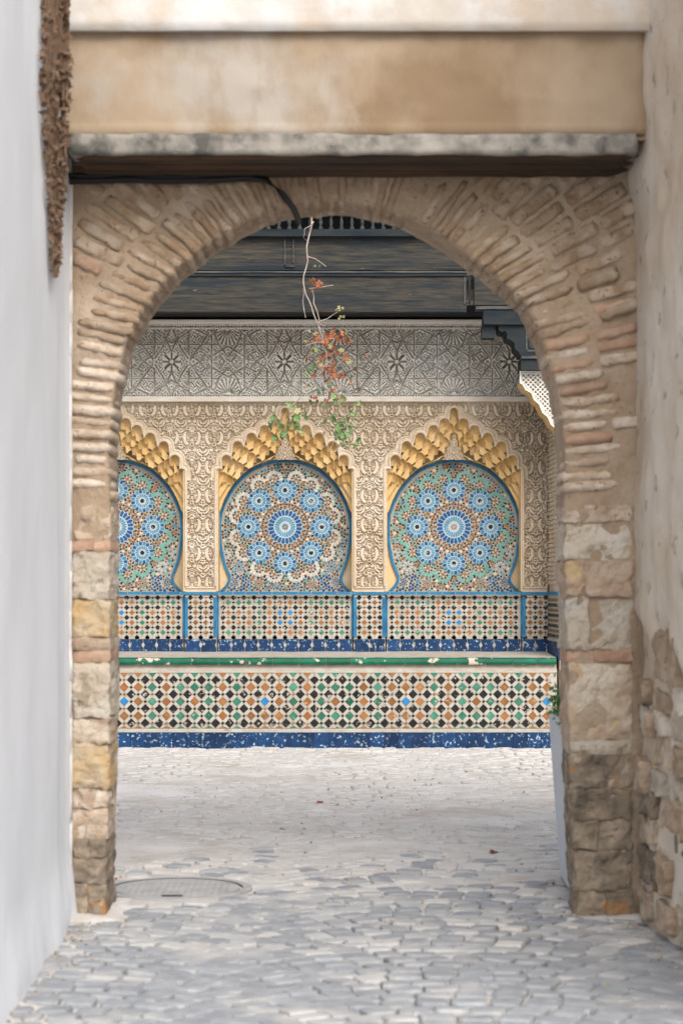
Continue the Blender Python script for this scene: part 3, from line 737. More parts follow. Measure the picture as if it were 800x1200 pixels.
def make_medallion(cxp, par, scheme, seed):
    r = random.Random(seed); d = YM; B = Bag()
    mats = [m_t_paleblue, m_t_black, m_t_orange, m_t_mid, m_t_sky, m_t_teal, m_t_peach, m_t_green]
    WH, BK, OR, MB_, SK, TE, PE, GR = range(8)
    cy = 617.4; occ = []
    def poly(cx, cy_, rad, n, rot=0, m=0, sx=1):
        pts = [(cx + rad * math.cos(rot + 2*math.pi*k/n), cy_ + rad * math.sin(rot + 2*math.pi*k/n)) for k in range(n)]
        if not all(med_inside(x, y, -3.0) for x, y in pts[::max(1, n // 4)]): return False
        tile_px(B, cxp, pts[::-1], d, .004 + r.random() * .002, m); return True
    def petal(cx, cy_, r0, r1, a, w0, w1, m):
        ca, sa = math.cos(a), math.sin(a); q = [(r0, -w0), (r1 - (r1-r0)*.22, -w1), (r1, 0), (r1 - (r1-r0)*.22, w1), (r0, w0)]
        pts = [(cx + p * ca - s * sa, cy_ + p * sa + s * ca) for p, s in q]
        if not all(med_inside(x, y, -2.6) for x, y in pts): return
        tile_px(B, cxp, pts[::-1], d, .004 + r.random() * .002, m, .08)
    def rosette(cx, cy_, R, n, c_out, c_in, centre):
        occ.append((cx, cy_, R + 1.2))
        tile_px(B, cxp, [(cx + R * .99 * math.cos(2*math.pi*k/28), cy_ + R * .99 * math.sin(2*math.pi*k/28)) for k in range(28)][::-1], d, .0025, WH)
        if centre == 'dot': poly(cx, cy_, R * .21, 10, 0, BK)
        else:
            for k in range(8): petal(cx, cy_, R * .04, R * .2, k * math.pi / 4, .2, .8, BK if scheme == 'sand' else OR)
        for k in range(n):
            a = 2 * math.pi * k / n
            petal(cx, cy_, R * .32, R * .62, a, R * .035 * 20 / n, R * .062 * 22 / n, c_in)
            petal(cx, cy_, R * .65, R * 1.0, a + math.pi / n, R * .085 * 20 / n, R * .128 * 20 / n, MB_ if (n > 20 or k % 2) else c_out)
            poly(cx + (R + .9) * math.cos(a), cy_ + (R + .9) * math.sin(a), 1.2, 4, a, BK)
    rosette(0, cy, 20.3, 24, SK if scheme != 'sand' else MB_, SK, 'star')
    for k in range(8):
        a = k * math.pi / 4
        rosette(43 * math.cos(a), cy + 43 * math.sin(a), 13.4, 16, SK, SK, 'dot')
    sc = TE if scheme == 'teal' else WH; acc = PE if scheme != 'sand' else PE
    for k in range(8):                       # satellites and scalloped band
        for s in (-1, 1):
            a = math.radians(22.5 + 45 * k + s * 9.6); sx, sy = 57.2 * math.cos(a), cy + 57.2 * math.sin(a)
            if not med_inside(sx, sy, -7): continue
            occ.append((sx, sy, 5.8))
            poly(sx, sy, 1.5, 8, 0, OR)
            for q in range(8):
                t = a + q * math.pi / 4
                petal(sx, sy, 2.0, 4.0, t + .39, .35, .75, acc if q % 2 else OR)
                poly(sx + 4.9 * math.cos(t), sy + 4.9 * math.sin(t), 1.25, 4, t, BK)
            for q in range(-4, 5):
                t = a + q * .40 + s * .2
                petal(sx, sy, 5.9, 10.6, t, 1.0, 1.75, sc if q % 2 or scheme != 'sand' else PE)
                poly(sx + 11.2 * math.cos(t + .2), sy + 11.2 * math.sin(t + .2), 1.15, 4, t, BK)
                if scheme == 'sand': petal(sx, sy, 6.4, 8.0, t + .21, .4, .5, PE)
            occ.append((sx + 2.2 * math.cos(a), sy + 2.2 * math.sin(a), 8.2))
    for sx in (-1, 1):                       # little corner wheels near the foot
        for (x, y, R, c) in ((69, 650, 7, WH), (54, 664, 8, SK if scheme == 'sand' else WH), (31, 684, 6, OR), (60, 682, 6, MB_), (14, 686, 5, SK if scheme == 'sand' else OR)):
            cx, cy_ = sx * x, y
            if not med_inside(cx, cy_, -3): continue
            occ.append((cx, cy_, R * .95)); poly(cx, cy_, R * .18, 6, 0, BK)
            for q in range(8):
                t = q * math.pi / 4 + .2
                petal(cx, cy_, R * .3, R * .78, t, R * .06, R * .13, c); poly(cx + R * .88 * math.cos(t + .39), cy_ + R * .88 * math.sin(t + .39), .95, 4, t, BK)
    # infill: rings of small stars and dots round the wheel, eightfold like the rest
    ring_c = [OR, OR, PE, OR, OR, OR, TE, OR, GR, OR, TE, OR, OR] if scheme == 'teal' else [OR, OR, PE, OR, OR, OR, PE, OR, GR, OR, OR, TE, OR]
    rr_ = 23.2; j = 0
    while rr_ < 108:
        n = 16 * max(1, round(2 * math.pi * rr_ / (3.75 * 16)))
        for i in range(n):
            t = 2 * math.pi * (i + (.5 if j % 2 else 0)) / n
            x, y = rr_ * math.cos(t), cy + rr_ * math.sin(t)
            if not med_inside(x, y, -4.0) or not all((x - a) ** 2 + (y - b_) ** 2 > (c + .8) ** 2 for a, b_, c in occ): continue
            if (i + j) % 2 == 0:
                c = ring_c[j % len(ring_c)] if rr_ < 64 else ([TE, OR, SK, OR, TE, PE] if scheme == 'teal' else [OR, GR, PE, OR, TE, SK])[(j + i // 2) % 6]
                if y > 674 and abs(x) > 40: c = MB_ if i % 4 else SK
                poly(x, y, 1.85, 8, t, c)
            else: poly(x, y, 1.5, 4, t, BK)
        for i in range(n):
            t = 2 * math.pi * (i + (.0 if j % 2 else .5)) / n; x, y = (rr_ + 1.6) * math.cos(t), cy + (rr_ + 1.6) * math.sin(t)
            if i % 2 and med_inside(x, y, -4.0) and all((x - a) ** 2 + (y - b_) ** 2 > (c + .8) ** 2 for a, b_, c in occ): poly(x, y, .8, 4, t, WH)
        rr_ += 3.35; j += 1
    return B, mats

def ringstrip(bag, cxp, inner, outer_, d0, m=0):
    """raised band between two polylines (px), mirrored to both sides"""
    for s in (1, -1):
        i0 = len(bag.v); n = len(inner)
        for k in range(n):
            (xi, yi), (xo, yo) = inner[k], outer_[k]
            bag.v += [(WX(cxp + s * xi, d0), d0, WZ(yi, d0)), (WX(cxp + s * xo, d0), d0, WZ(yo, d0)), (WX(cxp + s * xo, d0), d0 + .03, WZ(yo, d0)), (WX(cxp + s * xi, d0), d0 + .03, WZ(yi, d0))]
        for k in range(n - 1):
            a = i0 + 4 * k
            for q in range(4):
                f = (a + q, a + (q+1) % 4, a + 4 + (q+1) % 4, a + 4 + q); bag.f.append(f if s < 0 else f[::-1]); bag.m.append(m)

def offset(poly, w):
    out = []
    for k, (x, y) in enumerate(poly):
        a = poly[max(k-1, 0)]; c = poly[min(k+1, len(poly)-1)]
        tx, ty = c[0] - a[0], c[1] - a[1]; L = math.hypot(tx, ty); nx_, ny_ = -ty / L, tx / L     # to the left of travel
        out.append((max(x + nx_ * w, 0) if k else 0, y + ny_ * w))
    return out
def make_niche(cxp, label, scheme, seed):
    X = WX(cxp, YM)
    ni = empty('mosaic_niche', (X, YM, ZBR), label, 'mosaic niche', 'mosaic niches in the fountain wall')
    # plain ochre back
    b = Bag(); b.box(WX(cxp - 84, YM), WX(cxp + 84, YM), YM + .012, YM + .045, WZ(697, YM), WZ(468, YM)); b.build('back_plaster', m_ochre_l, ni)
    # mosaic bed
    inn = offset(MED, 2.2); b = Bag()
    pts = [(WX(cxp - x, YM), WZ(y, YM)) for x, y in inn[::-1]] + [(WX(cxp + x, YM), WZ(y, YM)) for x, y in inn[1:]]
    b.prism(pts[::-1], YM, YM + .014); bed = b.build('mosaic_bed', m_bed, ni)
    B, mats = make_medallion(cxp, ni, scheme, seed); B.build('mosaic_tiles', mats, bed, kind='stuff')
    b = Bag(); ringstrip(b, cxp, offset(MED, 3.0), MED, YM - .014)
    b.build('blue_border', m_t_rim, ni)
    # jamb mouldings
    for s in (-1, 1):
        b = Bag(); xa, xb = sorted((WX(cxp + s * 78.3, YW), WX(cxp + s * 80.6, YW)))
        b.box(xa, xb, YW - .012, YM + .02, WZ(693, YW), WZ(548, YW)); b.build('jamb', m_ochre_l, ni)
    # tiers of cells with the scalloped plate behind each
    jam = 79.6
    for k, heads in enumerate(TIERS):
        d = YW + .012 + k * DT
        hs = [h for h in heads if h[0] > .01]; full = [(-a, y) for a, y in hs[::-1]] + ([heads[0]] if abs(heads[0][0]) < .01 else []) + hs
        for (a, y) in full:
            if abs(a) > 76 or med_inside(a, y + 12.6, 1.0) or med_inside(abs(a) - 5, y + 12, .5): continue
            o = link('muqarnas_cell', CELL, ni, (WX(cxp + a, d), d, WZ(y + 5.6, d)))
        if k:   # backing plate for this tier: fills the band above its own cells, in front of the next tier
            b = Bag(); r_ = 5.3
            prevf = [(-a, y) for a, y in TIERS[k-1][::-1] if a > .01] + TIERS[k-1]
            xs_ = np.linspace(-jam, jam, 190)
            ly = np.interp(xs_, [q[0] for q in full], [q[1] + r_ + 1.6 for q in full])
            for a, y in full:
                w_ = np.abs(xs_ - a) < r_; ly = np.where(w_, y + r_ - np.sqrt(np.clip(r_ ** 2 - (xs_ - a) ** 2, 0, None)), ly)
            lim = abs(full[-1][0]) + r_; ly = np.where(np.abs(xs_) > lim, full[-1][1] + r_ + 1.6 + (np.abs(xs_) - lim) * 1.6, ly)
            hy = np.interp(xs_, [q[0] for q in prevf], [q[1] + 9.0 for q in prevf]); hy = np.where(np.abs(xs_) > abs(prevf[-1][0]), prevf[-1][1] - 6, hy)
            mt = np.interp(np.abs(xs_), [q[0] for q in MED[:10]], [q[1] for q in MED[:10]]) - 2.2
            ly = np.minimum(ly, mt); hy = np.minimum(hy, ly - .6)
            for i in range(len(xs_) - 1):
                q = [(xs_[i], hy[i]), (xs_[i+1], hy[i+1]), (xs_[i+1], ly[i+1]), (xs_[i], ly[i])]
                b.prism([(WX(cxp + x, d), WZ(y, d)) for x, y in q][::-1], d - .004, d + .012)
            b.build('muqarnas_ledge', m_ochre, ni)
    # small carved finial above the mosaic
    def fin(gx, gy):
        u = np.abs(gx - cxp); v = gy - 509
        f = np.sin(u * 2.0 + np.sin(v)) * np.sin(v * 1.5)
        return .012 * np.where(f > -.1, 1, -1.)
    hfield('carved_finial', cxp - 16, cxp + 16, 508, 541, YW + .11, .006, fin, m_stucco, ni,
           mask=lambda x, y: (np.abs(x - cxp) < 1 + (y - 509) * .42 - np.clip((y - 527), 0, 9) * .0 + 1.2 * np.sin((y - 509) * .9)) & (y < 538.8 + np.abs(x - cxp) * .05))
    return ni
make_niche(CXP - PITCH, 'left niche with pale teal scalloped mosaic wheel, half hidden by the archway pier', 'teal', 1)
make_niche(CXP, 'middle niche with sand and white mosaic wheel under the hanging creeper', 'sand', 2)
make_niche(CXP + PITCH, 'right niche with teal scalloped mosaic wheel and complete ochre honeycomb hood', 'teal', 3)

# --- tiled dado on the rear wall ---
GRID12 = ["GGGGOOOOGGGG", "OOOGOBBOGOOO", "OOOGOBBOGOOO", "GGGGOOOOGGGG"]
def lattice(bag, px, py, a, c, i0, i1, j0, j1, bigs, colour, d, th, rb_=.63, rs=.24, white=0, clip=None, mk=None):
    """square-on-point lattice: bigs where i+j even; returns list of big tiles"""
    ba, bc, sa, sc = a * rb_, c * rb_, a * rs, c * rs
    for j in range(j0, j1 + 1):
        for i in range(i0, i1 + 1):
            x, y = px + i * a, py + j * c
            if (i + j) % 2 == 0:
                col = colour(i, j)
                if col is not None: bigs(x, y, ba, bc, col)
                # white pieces in the quarters right-down and right-up
                for s in (1, -1):
                    if i == i1 or (j == j1 and s == 1) or (j == j0 and s == -1): continue
                    P8 = [(ba, 0), (a - sa, 0), (a, sc), (a, c - bc), (a - ba, c), (sa, c), (0, c - sc), (0, bc)]
                    mx, my = a / 2, c / 2
                    pts = [(WX(x + mx + (u - mx) * .90, d), WZ(y + s * (my + (v - my) * .90), d)) for u, v in P8]
                    if s > 0: pts = pts[::-1]
                    bag.prism(pts[::-1], d - th, d, white)
            else:
                pts = [(WX(x + u * .88, d), WZ(y + v * .88, d)) for u, v in ((sa, 0), (0, -sc), (-sa, 0), (0, sc))]
                bag.prism(pts, d - th, d, colour(i, j) if False else (mk(i, j) if mk else 1))
DM = [m_t_white, m_t_black, m_t_green, m_t_orange, m_t_blue]
CM = {'K': 1, 'G': 2, 'O': 3, 'B': 4}
def strip(par, name, x0, x1, ya, yb, d, mat, proud=.006, label=None, kind=None):
    b = Bag(); b.box(WX(x0, d), WX(x1, d), d - proud, d, WZ(yb, d), WZ(ya, d)); return b.build(name, mat, par, kind, label=label)
def dado(cx, ncol, half, d, rows, par):
    b = Bag(); b.box(WX(cx - half, d), WX(cx + half, d), d, YW + .22, ZBR - .06, WZ(693.6, d)); bed = b.build('tile_panel', m_grout, par)
    a = 6.05; c = 5.85; x0 = cx - (2 * ncol - 2) * a / 2; y0 = 706.2
    B = Bag()
    def colour(i, j):
        if j % 2 == 0 and i % 2 == 0:
            q, w = i // 2, j // 2
            if 0 <= q < ncol and 0 <= w < 4: return CM[rows[w][q]]
            return None
        if i % 2 and j % 2: return 1
        return None
    def big(x, y, ra, rc, col):
        o = []
        for t in range(8):
            rr_ = 1.0 if t % 2 == 0 else .80
            o.append((WX(x + ra * rr_ * math.cos(t * math.pi / 4), d), WZ(y + rc * rr_ * math.sin(t * math.pi / 4), d)))
        B.prism(o[::-1], d - .006, d, col, .08)
    lattice(B, x0, y0, a, c, -1, 2 * ncol - 1, -1, 7, big, colour, d, .004, rb_=.53, rs=.30, mk=lambda i, j: 3 if (i % 4 == 0 and j % 2) else 1)
    B.build('dado_tiles', DM, bed, kind='stuff')
    strip(par, 'white_tile_strip', cx - half + 1.2, cx + half - 1.2, 697.0, 699.8, d, m_t_white)
    strip(par, 'white_tile_strip', cx - half + 1.2, cx + half - 1.2, 746.2, 748.6, d, m_t_white)
    # cobalt band, each tile with pointed white slivers between
    n = max(2, round(2 * half / 16.2)); w = 2 * half / n
    for k in range(n):
        xa, xb = cx - half + k * w, cx - half + (k + 1) * w
        b = Bag(); g = .35; dd = d
        s = 1.9
        lft = [(xa + g, 749), ] ; y0_, y1_ = 749.3 + rnd.uniform(-.2, .2), 764.5; ym = (749 + 763) / 2
        pts = [(xa + g, y0_), (xb - g, y0_), (xb - g, ym - 3.4), (xb - g - s, ym), (xb - g, ym + 3.4), (xb - g, y1_), (xa + g, y1_), (xa + g, ym + 3.4), (xa + g + s, ym), (xa + g, ym - 3.4)]
        i = 0
        tr = [(0, 1, 2, 9), (9, 2, 3, 8), (8, 3, 4, 7), (7, 4, 5, 6)]
        v = [(WX(x, dd), dd - .008, WZ(y, dd)) for x, y in pts] + [(WX(x, dd), dd, WZ(y, dd)) for x, y in pts]
        f = [q[::-1] for q in tr] + [(q, (q+1) % 10, (q+1) % 10 + 10, q + 10) for q in range(10)]
        b.add(v, f); b.build('cobalt_tile', m_t_cobalt, par)
        if k: b = Bag(); b.prism([(WX(xa + u, dd), WZ(ym + v_, dd)) for u, v_ in ((1.9, 0), (0, -3.4), (-1.9, 0), (0, 3.4))], dd - .009, dd); b.build('white_sliver_tile', m_t_white, par)
DN, DP = YW - .008, YW - .055
dd_ = empty('tiled_dado', (WX(CXP, YW), YW, ZBR), 'mosaic tile dado with cobalt band running behind the bench under the niches', 'tiled dado')
for k in (-1, 0, 1): dado(CXP + PITCH * k, 12, 78.6, DN, GRID12, dd_)
for k in (-1.5, -.5, .5, 1.5):
    cx = CXP + PITCH * k; hw = 18.6
    if abs(k) == 1.5: cx -= math.copysign(3.5, k); hw = 14.8
    dado(cx, 2, hw, DP, ["OO"] * 4, dd_)
    for s in (-1, 1):
        if abs(k) == 1.5 and s * k > 0: continue
        strip(dd_, 'blue_edge_strip', *(sorted((cx + s * hw, cx + s * (hw - 3.6)))), 699.9, 747, DP, m_t_rim, .012)
        strip(dd_, 'blue_edge_strip', *(sorted((cx + s * (hw + 2.6), cx + s * (hw + .3)))), 700, 747, DN, m_t_rim, .012)
n = 40; wv = (XA1 - XA0) / n
for k in range(n): strip(dd_, 'blue_capping_tile', XA0 + k * wv + .3, XA0 + (k + 1) * wv - .3, 693.6, 697.0, YW - .06, m_t_rim, .016)

# --- bench ---
bn = empty('tiled_bench', (WX(CXP, YF), YF, 0), 'long zellige tiled bench with green nosing and cobalt base below the niches', 'bench')
XB0, XB1 = WX(CXP, YW) - 2.60, WX(652, YF)
b = Bag()
b.v += [(XB0, YF + .03, -.1), (XB1, YF + .03, -.1), (XB1, YW + .1, -.1), (XB0, YW + .1, -.1), (XB0, YF + .03, ZBF - .006), (XB1, YF + .03, ZBF - .006), (XB1, YW + .1, ZBR - .002), (XB0, YW + .1, ZBR - .002)]
b.f += [(0, 1, 5, 4), (1, 2, 6, 5), (2, 3, 7, 6), (3, 0, 4, 7), (4, 5, 6, 7)]; b.m += [0] * 5
b.build('bench_core', m_grout, bn)
def bt(x, y): return ZBF + (ZBR - ZBF) * (y - YF) / (YW - YF) + (fbm(x * 4, y * 4, 91) - .5) * .008
grid_sheet('mortar_seat', np.linspace(XB0, XB1, 160), np.linspace(YF + .035, YW - .01, 30), lambda x, y: bt(x, y), m_grout, bn)
# green half-round nosing tiles
rg = random.Random(9); x = XB0; k = 0
while x < XB1 - .05:
    L = min(rg.uniform(.235, .262), XB1 - x)
    b = Bag(); ring = []; r0 = .042; zc = ZBF - .040; nA = 8
    chipL, chipR = rg.random() < .3, rg.random() < .3
    xs_ = np.linspace(x + .0035, x + L - .0035, 9)
    for xi, xx in enumerate(xs_):
        c = 1.0 - (.25 * rg.random() if (xi == 0 and chipL) or (xi == 8 and chipR) else 0) - rg.uniform(0, .02)
        for q in range(nA + 1):
            a = math.radians(-35 + 150 * q / nA)
            b.v.append((xx, YF + .030 - r0 * c * math.cos(a) * 1.0, zc + r0 * c * math.sin(a)))
    for xi in range(8):
        for q in range(nA):
            a = xi * (nA + 1) + q; b.f.append((a, a + nA + 1, a + nA + 2, a + 1)); b.m.append(0)
    b.f.append(tuple(range(0, nA + 1))); b.f.append(tuple(range(8 * (nA + 1), 9 * (nA + 1)))[::-1]); b.m += [0, 0]
    b.build('green_nosing_tile', m_t_deepg, bn, smooth=False)
    x += L; k += 1
strip(bn, 'mortar_joint_band', WX(0, 1) and -0 or 0, 652, 783.4, 788.0, YF + .03, m_grout, .026)
bed = strip(bn, 'tile_bed', 0, 652, 788.0, 853.4, YF + .03, m_grout, .022)
strip(bn, 'white_tile_strip', 0, 652, 853.8, 858.2, YF + .03, m_t_white, .030)
strip(bn, 'white_tile_strip', 0, 652, 786.2, 788.4, YF + .03, m_t_white, .027)
a, c = 8.25, 8.43; X0P = 145.5 - 16.5 * 8; Y1 = 805.5
COLS = ["O", "O", "G", "O", "G", "G", "G", "O", "G", "O"]; MID = ["B", "O", "G", "O", "G", "O", "G", "O", "G", "O"]
TB = Bag(); dface = YF + .008; bigdata = {}
shapes = {1: m_t_black, 2: m_t_green, 3: m_t_orange, 4: m_t_blue}
for q, m in shapes.items():
    bb = Bag(); s = F / YF; bb.prism([(u / s, v / s) for u, v in ((-a * .66, 0), (0, c * .66), (a * .66, 0), (0, -c * .66))][::-1], -.007, 0.0, 0, .09)
    me = bpy.data.meshes.new('zellige_tile'); me.from_pydata(bb.v, [], bb.f); me.materials.append(m); bigdata[q] = me
bigcount = []
def bcol(i, j):
    if i % 2 == 0 and j % 2 == 0:
        w = j // 2; col = i // 2 - 8
        if 0 <= w < 3: return CM[(MID if w == 1 else COLS)[col % 10]]
        return CM[COLS[(col) % 10]] if w in (-1, 3) else None
    if i % 2 and j % 2: return 1
    return None
def bbig(x, y, ra, rc, col):
    if 795 > y or y > 848:         # cut half tiles along the edges
        up = y > 820; yy = (853.0 if up else 788.8)
        pts = [(x - ra * .8, yy), (x, y + (-rc if up else rc)), (x + ra * .8, yy)]
        if (up and y < 850) or (not up and y > 792): pass
        else:
            pts = [(WX(u, dface), WZ(v, dface)) for u, v in pts]
            TB.prism(pts if up else pts[::-1], dface - .006, dface, col); return
    bigcount.append((x, y, col))
lattice(TB, X0P, Y1, a, c, 0, 80, -2, 6, bbig, lambda i, j: bcol(i, j) if X0P + i * a < 648 else None, dface, .005, rb_=.66, rs=.24, mk=lambda i, j: 3 if ((i // 2) % 10 in (1, 8, 0) and i % 2 == 0) else 1)
# drop anything outside the panel
keep_f = []; keep_m = []
zt_, zb_ = WZ(788.2, dface), WZ(853.6, dface); xr_ = WX(650, dface)
for f, m in zip(TB.f, TB.m):
    if all(zb_ <= TB.v[q][2] <= zt_ and TB.v[q][0] < xr_ for q in f): keep_f.append(f); keep_m.append(m)
TB.f, TB.m = keep_f, keep_m
TB.build('small_tiles', DM, bed, kind='stuff')
bigcount = [q for q in bigcount if q[0] < 646]
bigcount.sort(key=lambda q: -q[0]); vis = bigcount[:298]; rest = bigcount[298:]
for (x, y, col) in vis:
    o = link('zellige_tile', bigdata[col], bed, (WX(x + rnd.uniform(-.3, .3), dface), dface + rnd.uniform(-.001, .002), WZ(y + rnd.uniform(-.3, .3), dface)))
    o.rotation_euler = (rnd.uniform(-.015, .015), rnd.uniform(-.05, .05), rnd.uniform(-.015, .015))
if rest:
    B = Bag()
    for x, y, col in rest: tile_px(B, 0, [(x - a*.66, y), (x, y + c*.66), (x + a*.66, y), (x, y - c*.66)], dface, .006, col)
    B.build('hidden_end_tiles', DM, bed, kind='stuff')
# cobalt base tiles
x = XB0; k = 0
while x < XB1 - .03:
    w = .132 + rg.uniform(-.006, .006); w = min(w, XB1 - x)
    b = Bag(); dz = rg.uniform(-.003, .003)
    b.prism([(x + .002, -.02), (x + w - .002, -.02), (x + w - .002, WZ(858.8, YF) + dz), (x + .002, WZ(858.8, YF) + dz)][::1], YF - .004 + rg.uniform(-.002, .002), YF + .03, 0)
    b.build('cobalt_base_tile', m_t_cobalt, bn); x += w

# --- alcove side walls and the front wall either side ---
sidex = WX(641.3, YW); mir = lambda X: 2 * WX(CXP, YW) - X
for s, nm in ((1, 'right'), (-1, 'left')):
    fx = (lambda X: X) if s > 0 else mir
    Xn, Xf = WX(655, 19.36), sidex
    sw = empty('return_wall', (fx(Xn), 19.8, 0), ('carved and tiled side return at the right end of the bench' if s > 0 else 'matching side return at the hidden left end of the bench'), 'wall')
    def skew(bag, x_off, t0, t1, z0, z1, m=0, th=.02):
        """panel lying on the side wall between fractions t0..t1 of its depth"""
        y0, y1 = 19.33 + (YW - 19.33) * t0, 19.33 + (YW - 19.33) * t1
        xa = Xn + (Xf - Xn) * t0; xb = Xn + (Xf - Xn) * t1
        v = [(xa - x_off, y0, z0), (xb - x_off, y1, z0), (xb - x_off, y1, z1), (xa - x_off, y0, z1), (xa - x_off + th, y0, z0), (xb - x_off + th, y1, z0), (xb - x_off + th, y1, z1), (xa - x_off + th, y0, z1)]
        v = [(fx(p[0]), p[1], p[2]) for p in v]
        f = [(0, 1, 2, 3), (7, 6, 5, 4), (0, 4, 5, 1), (3, 2, 6, 7), (0, 3, 7, 4), (1, 5, 6, 2)]
        bag.add(v, [q if s > 0 else q[::-1] for q in f], m)
    b = Bag(); skew(b, -.02, 0, 1, .0, 4.7, th=.5); b.build('stucco_core', m_stucco, sw)
    zd0, zd1 = WZ(748.6, YW), WZ(697, YW)
    b = Bag(); skew(b, 0, .0, .97, zd0, zd1); skew(b, .012, .0, .97, zd0 - .01, zd0 + .012); b.build('tile_bed', m_t_white, sw)
    B = Bag()
    for j in range(8):
        for i in range(18):
            z = zd1 - .05 - j * .0493; t = .02 + i * .053
            if (i + j) % 2 == 0:
                skew(B, .006, t, t + .030, z - .018, z + .018, (1 if j % 2 else (3 if (i // 2) % 3 else 2)))
            else: skew(B, .006, t + .01, t + .022, z - .006, z + .006, 1)
    B.build('dado_tiles', DM, sw, kind='stuff')
    for k in range(7):
        b = Bag(); skew(b, .010, k * .139, k * .139 + .134, ZBF - .02, zd0 - .012); b.build('cobalt_tile', m_t_cobalt, sw)
    b = Bag(); skew(b, .014, 0, .97, WZ(697, YW), WZ(693.6, YW)); b.build('blue_capping', m_t_rim, sw)
    B = Bag()
    for j in range(42):
        for i in range(20):
            z = WZ(689, YW) + .035 + j * .045; t = .06 + i * .045 + (.022 if (j // 2) % 2 else 0)
            if t > .92: continue
            skew(B, .003 + .006 * ((i * 7 + j * 3) % 5 == 0), t, t + .026, z, z + .014 + .02 * ((i + j) % 2))
    B.build('carved_relief', m_stucco, sw, kind='stuff')
    # plain wall beyond
    b = Bag(); xa, xb = sorted((fx(Xn + .001), fx(Xn + 6)))
    b.box(xa, xb, 19.34, 19.9, -.1, 4.3); fw = b.build('facade_pier', m_plaster, sw)

# --- pierced plaster bracket under the corbel ---
YK = 19.36
BR = [(608.5, 434), (662, 434), (668, 516), (655, 514), (651, 503), (645, 498), (641, 489), (635, 484), (631, 474), (625, 469), (622, 461), (615, 457), (611.5, 451), (608.5, 449)]
for s in (1, -1):
    fx = (lambda X: X) if s > 0 else mir
    br = empty('lattice_bracket', (fx(WX(650, YK)), YK, WZ(450, YK)), 'white pierced lattice bracket with wavy ochre edge at the %s end of the canopy' % ('right' if s > 0 else 'hidden left'), 'bracket')
    k = F / YK
    gx, gy = np.meshgrid(np.arange(606, 670, .5), np.arange(432, 520, .5))
    m = inside(gx, gy, BR)
    D = np.full(gx.shape, 1e9)
    for p, q in zip(BR, BR[1:] + BR[:1]): D = np.minimum(D, segdist(gx, gy, *p, *q))
    pu, pv = (gx + gy * 1.0) % 5.6 - 2.8, (gx - gy * 1.0) % 5.6 - 2.8
    lat = np.where((np.abs(pu) > .95) & (np.abs(pv) > .95), -.05, .006)
    h = np.where(D < 4.0, .012, lat); h = np.where((D > 2.2) & (D < 3.0), -.006, h)
    X_ = (gx - VX) / F * YK; X_ = X_ if s > 0 else mir(X_)
    Vt = np.stack([X_, YK - h, H - (gy - VY) / F * YK], -1).reshape(-1, 3); ny_, nx_ = gx.shape
    i = np.arange(ny_ * nx_).reshape(ny_, nx_); Q = np.stack([i[:-1, :-1], i[1:, :-1], i[1:, 1:], i[:-1, 1:]], -1).reshape(-1, 4)
    Q = Q[m.ravel()[Q].all(1)]
    npmesh('lattice_panel', Vt, Q if s > 0 else Q[:, ::-1], m_frieze, br)
    b = Bag(); edge = BR[2:]
    for p, q in zip(edge[:-1], edge[1:]):
        pts = [p, q, (q[0] + 4, q[1] - 3), (p[0] + 4, p[1] - 3)]
        b.prism([(fx(WX(u, YK)), WZ(v, YK)) for u, v in pts][:: s], YK + .014, YK + .34)
    b.build('wavy_soffit', m_ochre, br)

# --- timber canopy ---
YC = 19.22
can = empty('timber_canopy', (WX(CXP, YW), YC, WZ(365, YC)), 'blue black weathered timber canopy with panelled boards above the carved frieze', 'canopy')
def cpart(name, x0, x1, ya, yb, d0, d1, mat, mirror=False, label=None):
    for s in ((1, -1) if mirror else (1,)):
        xa, xb = WX(x0, d0), WX(x1, d0)
        if s < 0: xa, xb = sorted((mir(xa), mir(xb)))
        v, f = rough_box((xb - xa) / 2, (d1 - d0) / 2, (WZ(ya, d0) - WZ(yb, d0)) / 2, n=(max(2, int((xb - xa) / .25)), 1, 1), seed=ya, amp=.003, pw=40, fr=5)
        me = bpy.data.meshes.new(name); me.from_pydata(v, [], f); me.materials.append(mat)
        link(name, me, can, ((xa + xb) / 2, (d0 + d1) / 2, (WZ(ya, d0) + WZ(yb, d0)) / 2), None, label)
xl_ = VX + (mir(WX(553, YC))) * F / YC
cpart('lower_board', xl_ + .5, 552.5, 323.5, 361, YC + .02, YC + .10, m_wood)
cpart('upper_board', xl_ + .5, 552.5, 277, 316.5, YC + .03, YC + .10, m_wood)
cpart('bottom_rail', xl_ + .5, 552.5, 357, 365, YC, YC + .12, m_wood)
cpart('worn_moulding', xl_ + .5, 552.5, 317.2, 319.2, YC - .01, YC + .10, m_wood_e)
cpart('dark_moulding', xl_ + .5, 552.5, 319.6, 323.2, YC + .0, YC + .10, m_wood_d)
cpart('dark_moulding', xl_ - 160, 720, 268, 276.4, YC - .05, YC + .10, m_wood_d)
cpart('panel_stile', 543.5, 545.2, 324, 356, YC + .008, YC + .03, m_wood_e, True)
cpart('panel_stile', 548.5, 551.5, 324, 356, YC + .004, YC + .03, m_wood_d, True)
cpart('panel_rail', 545.5, 551, 352, 354, YC + .006, YC + .03, m_wood_e, True)
cpart('panel_rail', 334, 345, 311, 312.6, YC + .012, YC + .035, m_wood_e)
cpart('panel_stile', 333, 334.6, 280, 311, YC + .012, YC + .035, m_wood_e)
cpart('panel_stile', 343, 344.6, 280, 308, YC + .012, YC + .035, m_wood_e)
cpart('soffit_board', xl_ - 10, 600, 322, 328, YC + .12, YW + .3, m_dark)  # soffit set near-black: shade under the canopy put into its colour
cpart('gap_shade_panel', xl_ - 10, 600, 320, 371, YW - .05, YW + .2, m_dark)  # near-black panel closing the gap above the frieze, its shade painted in
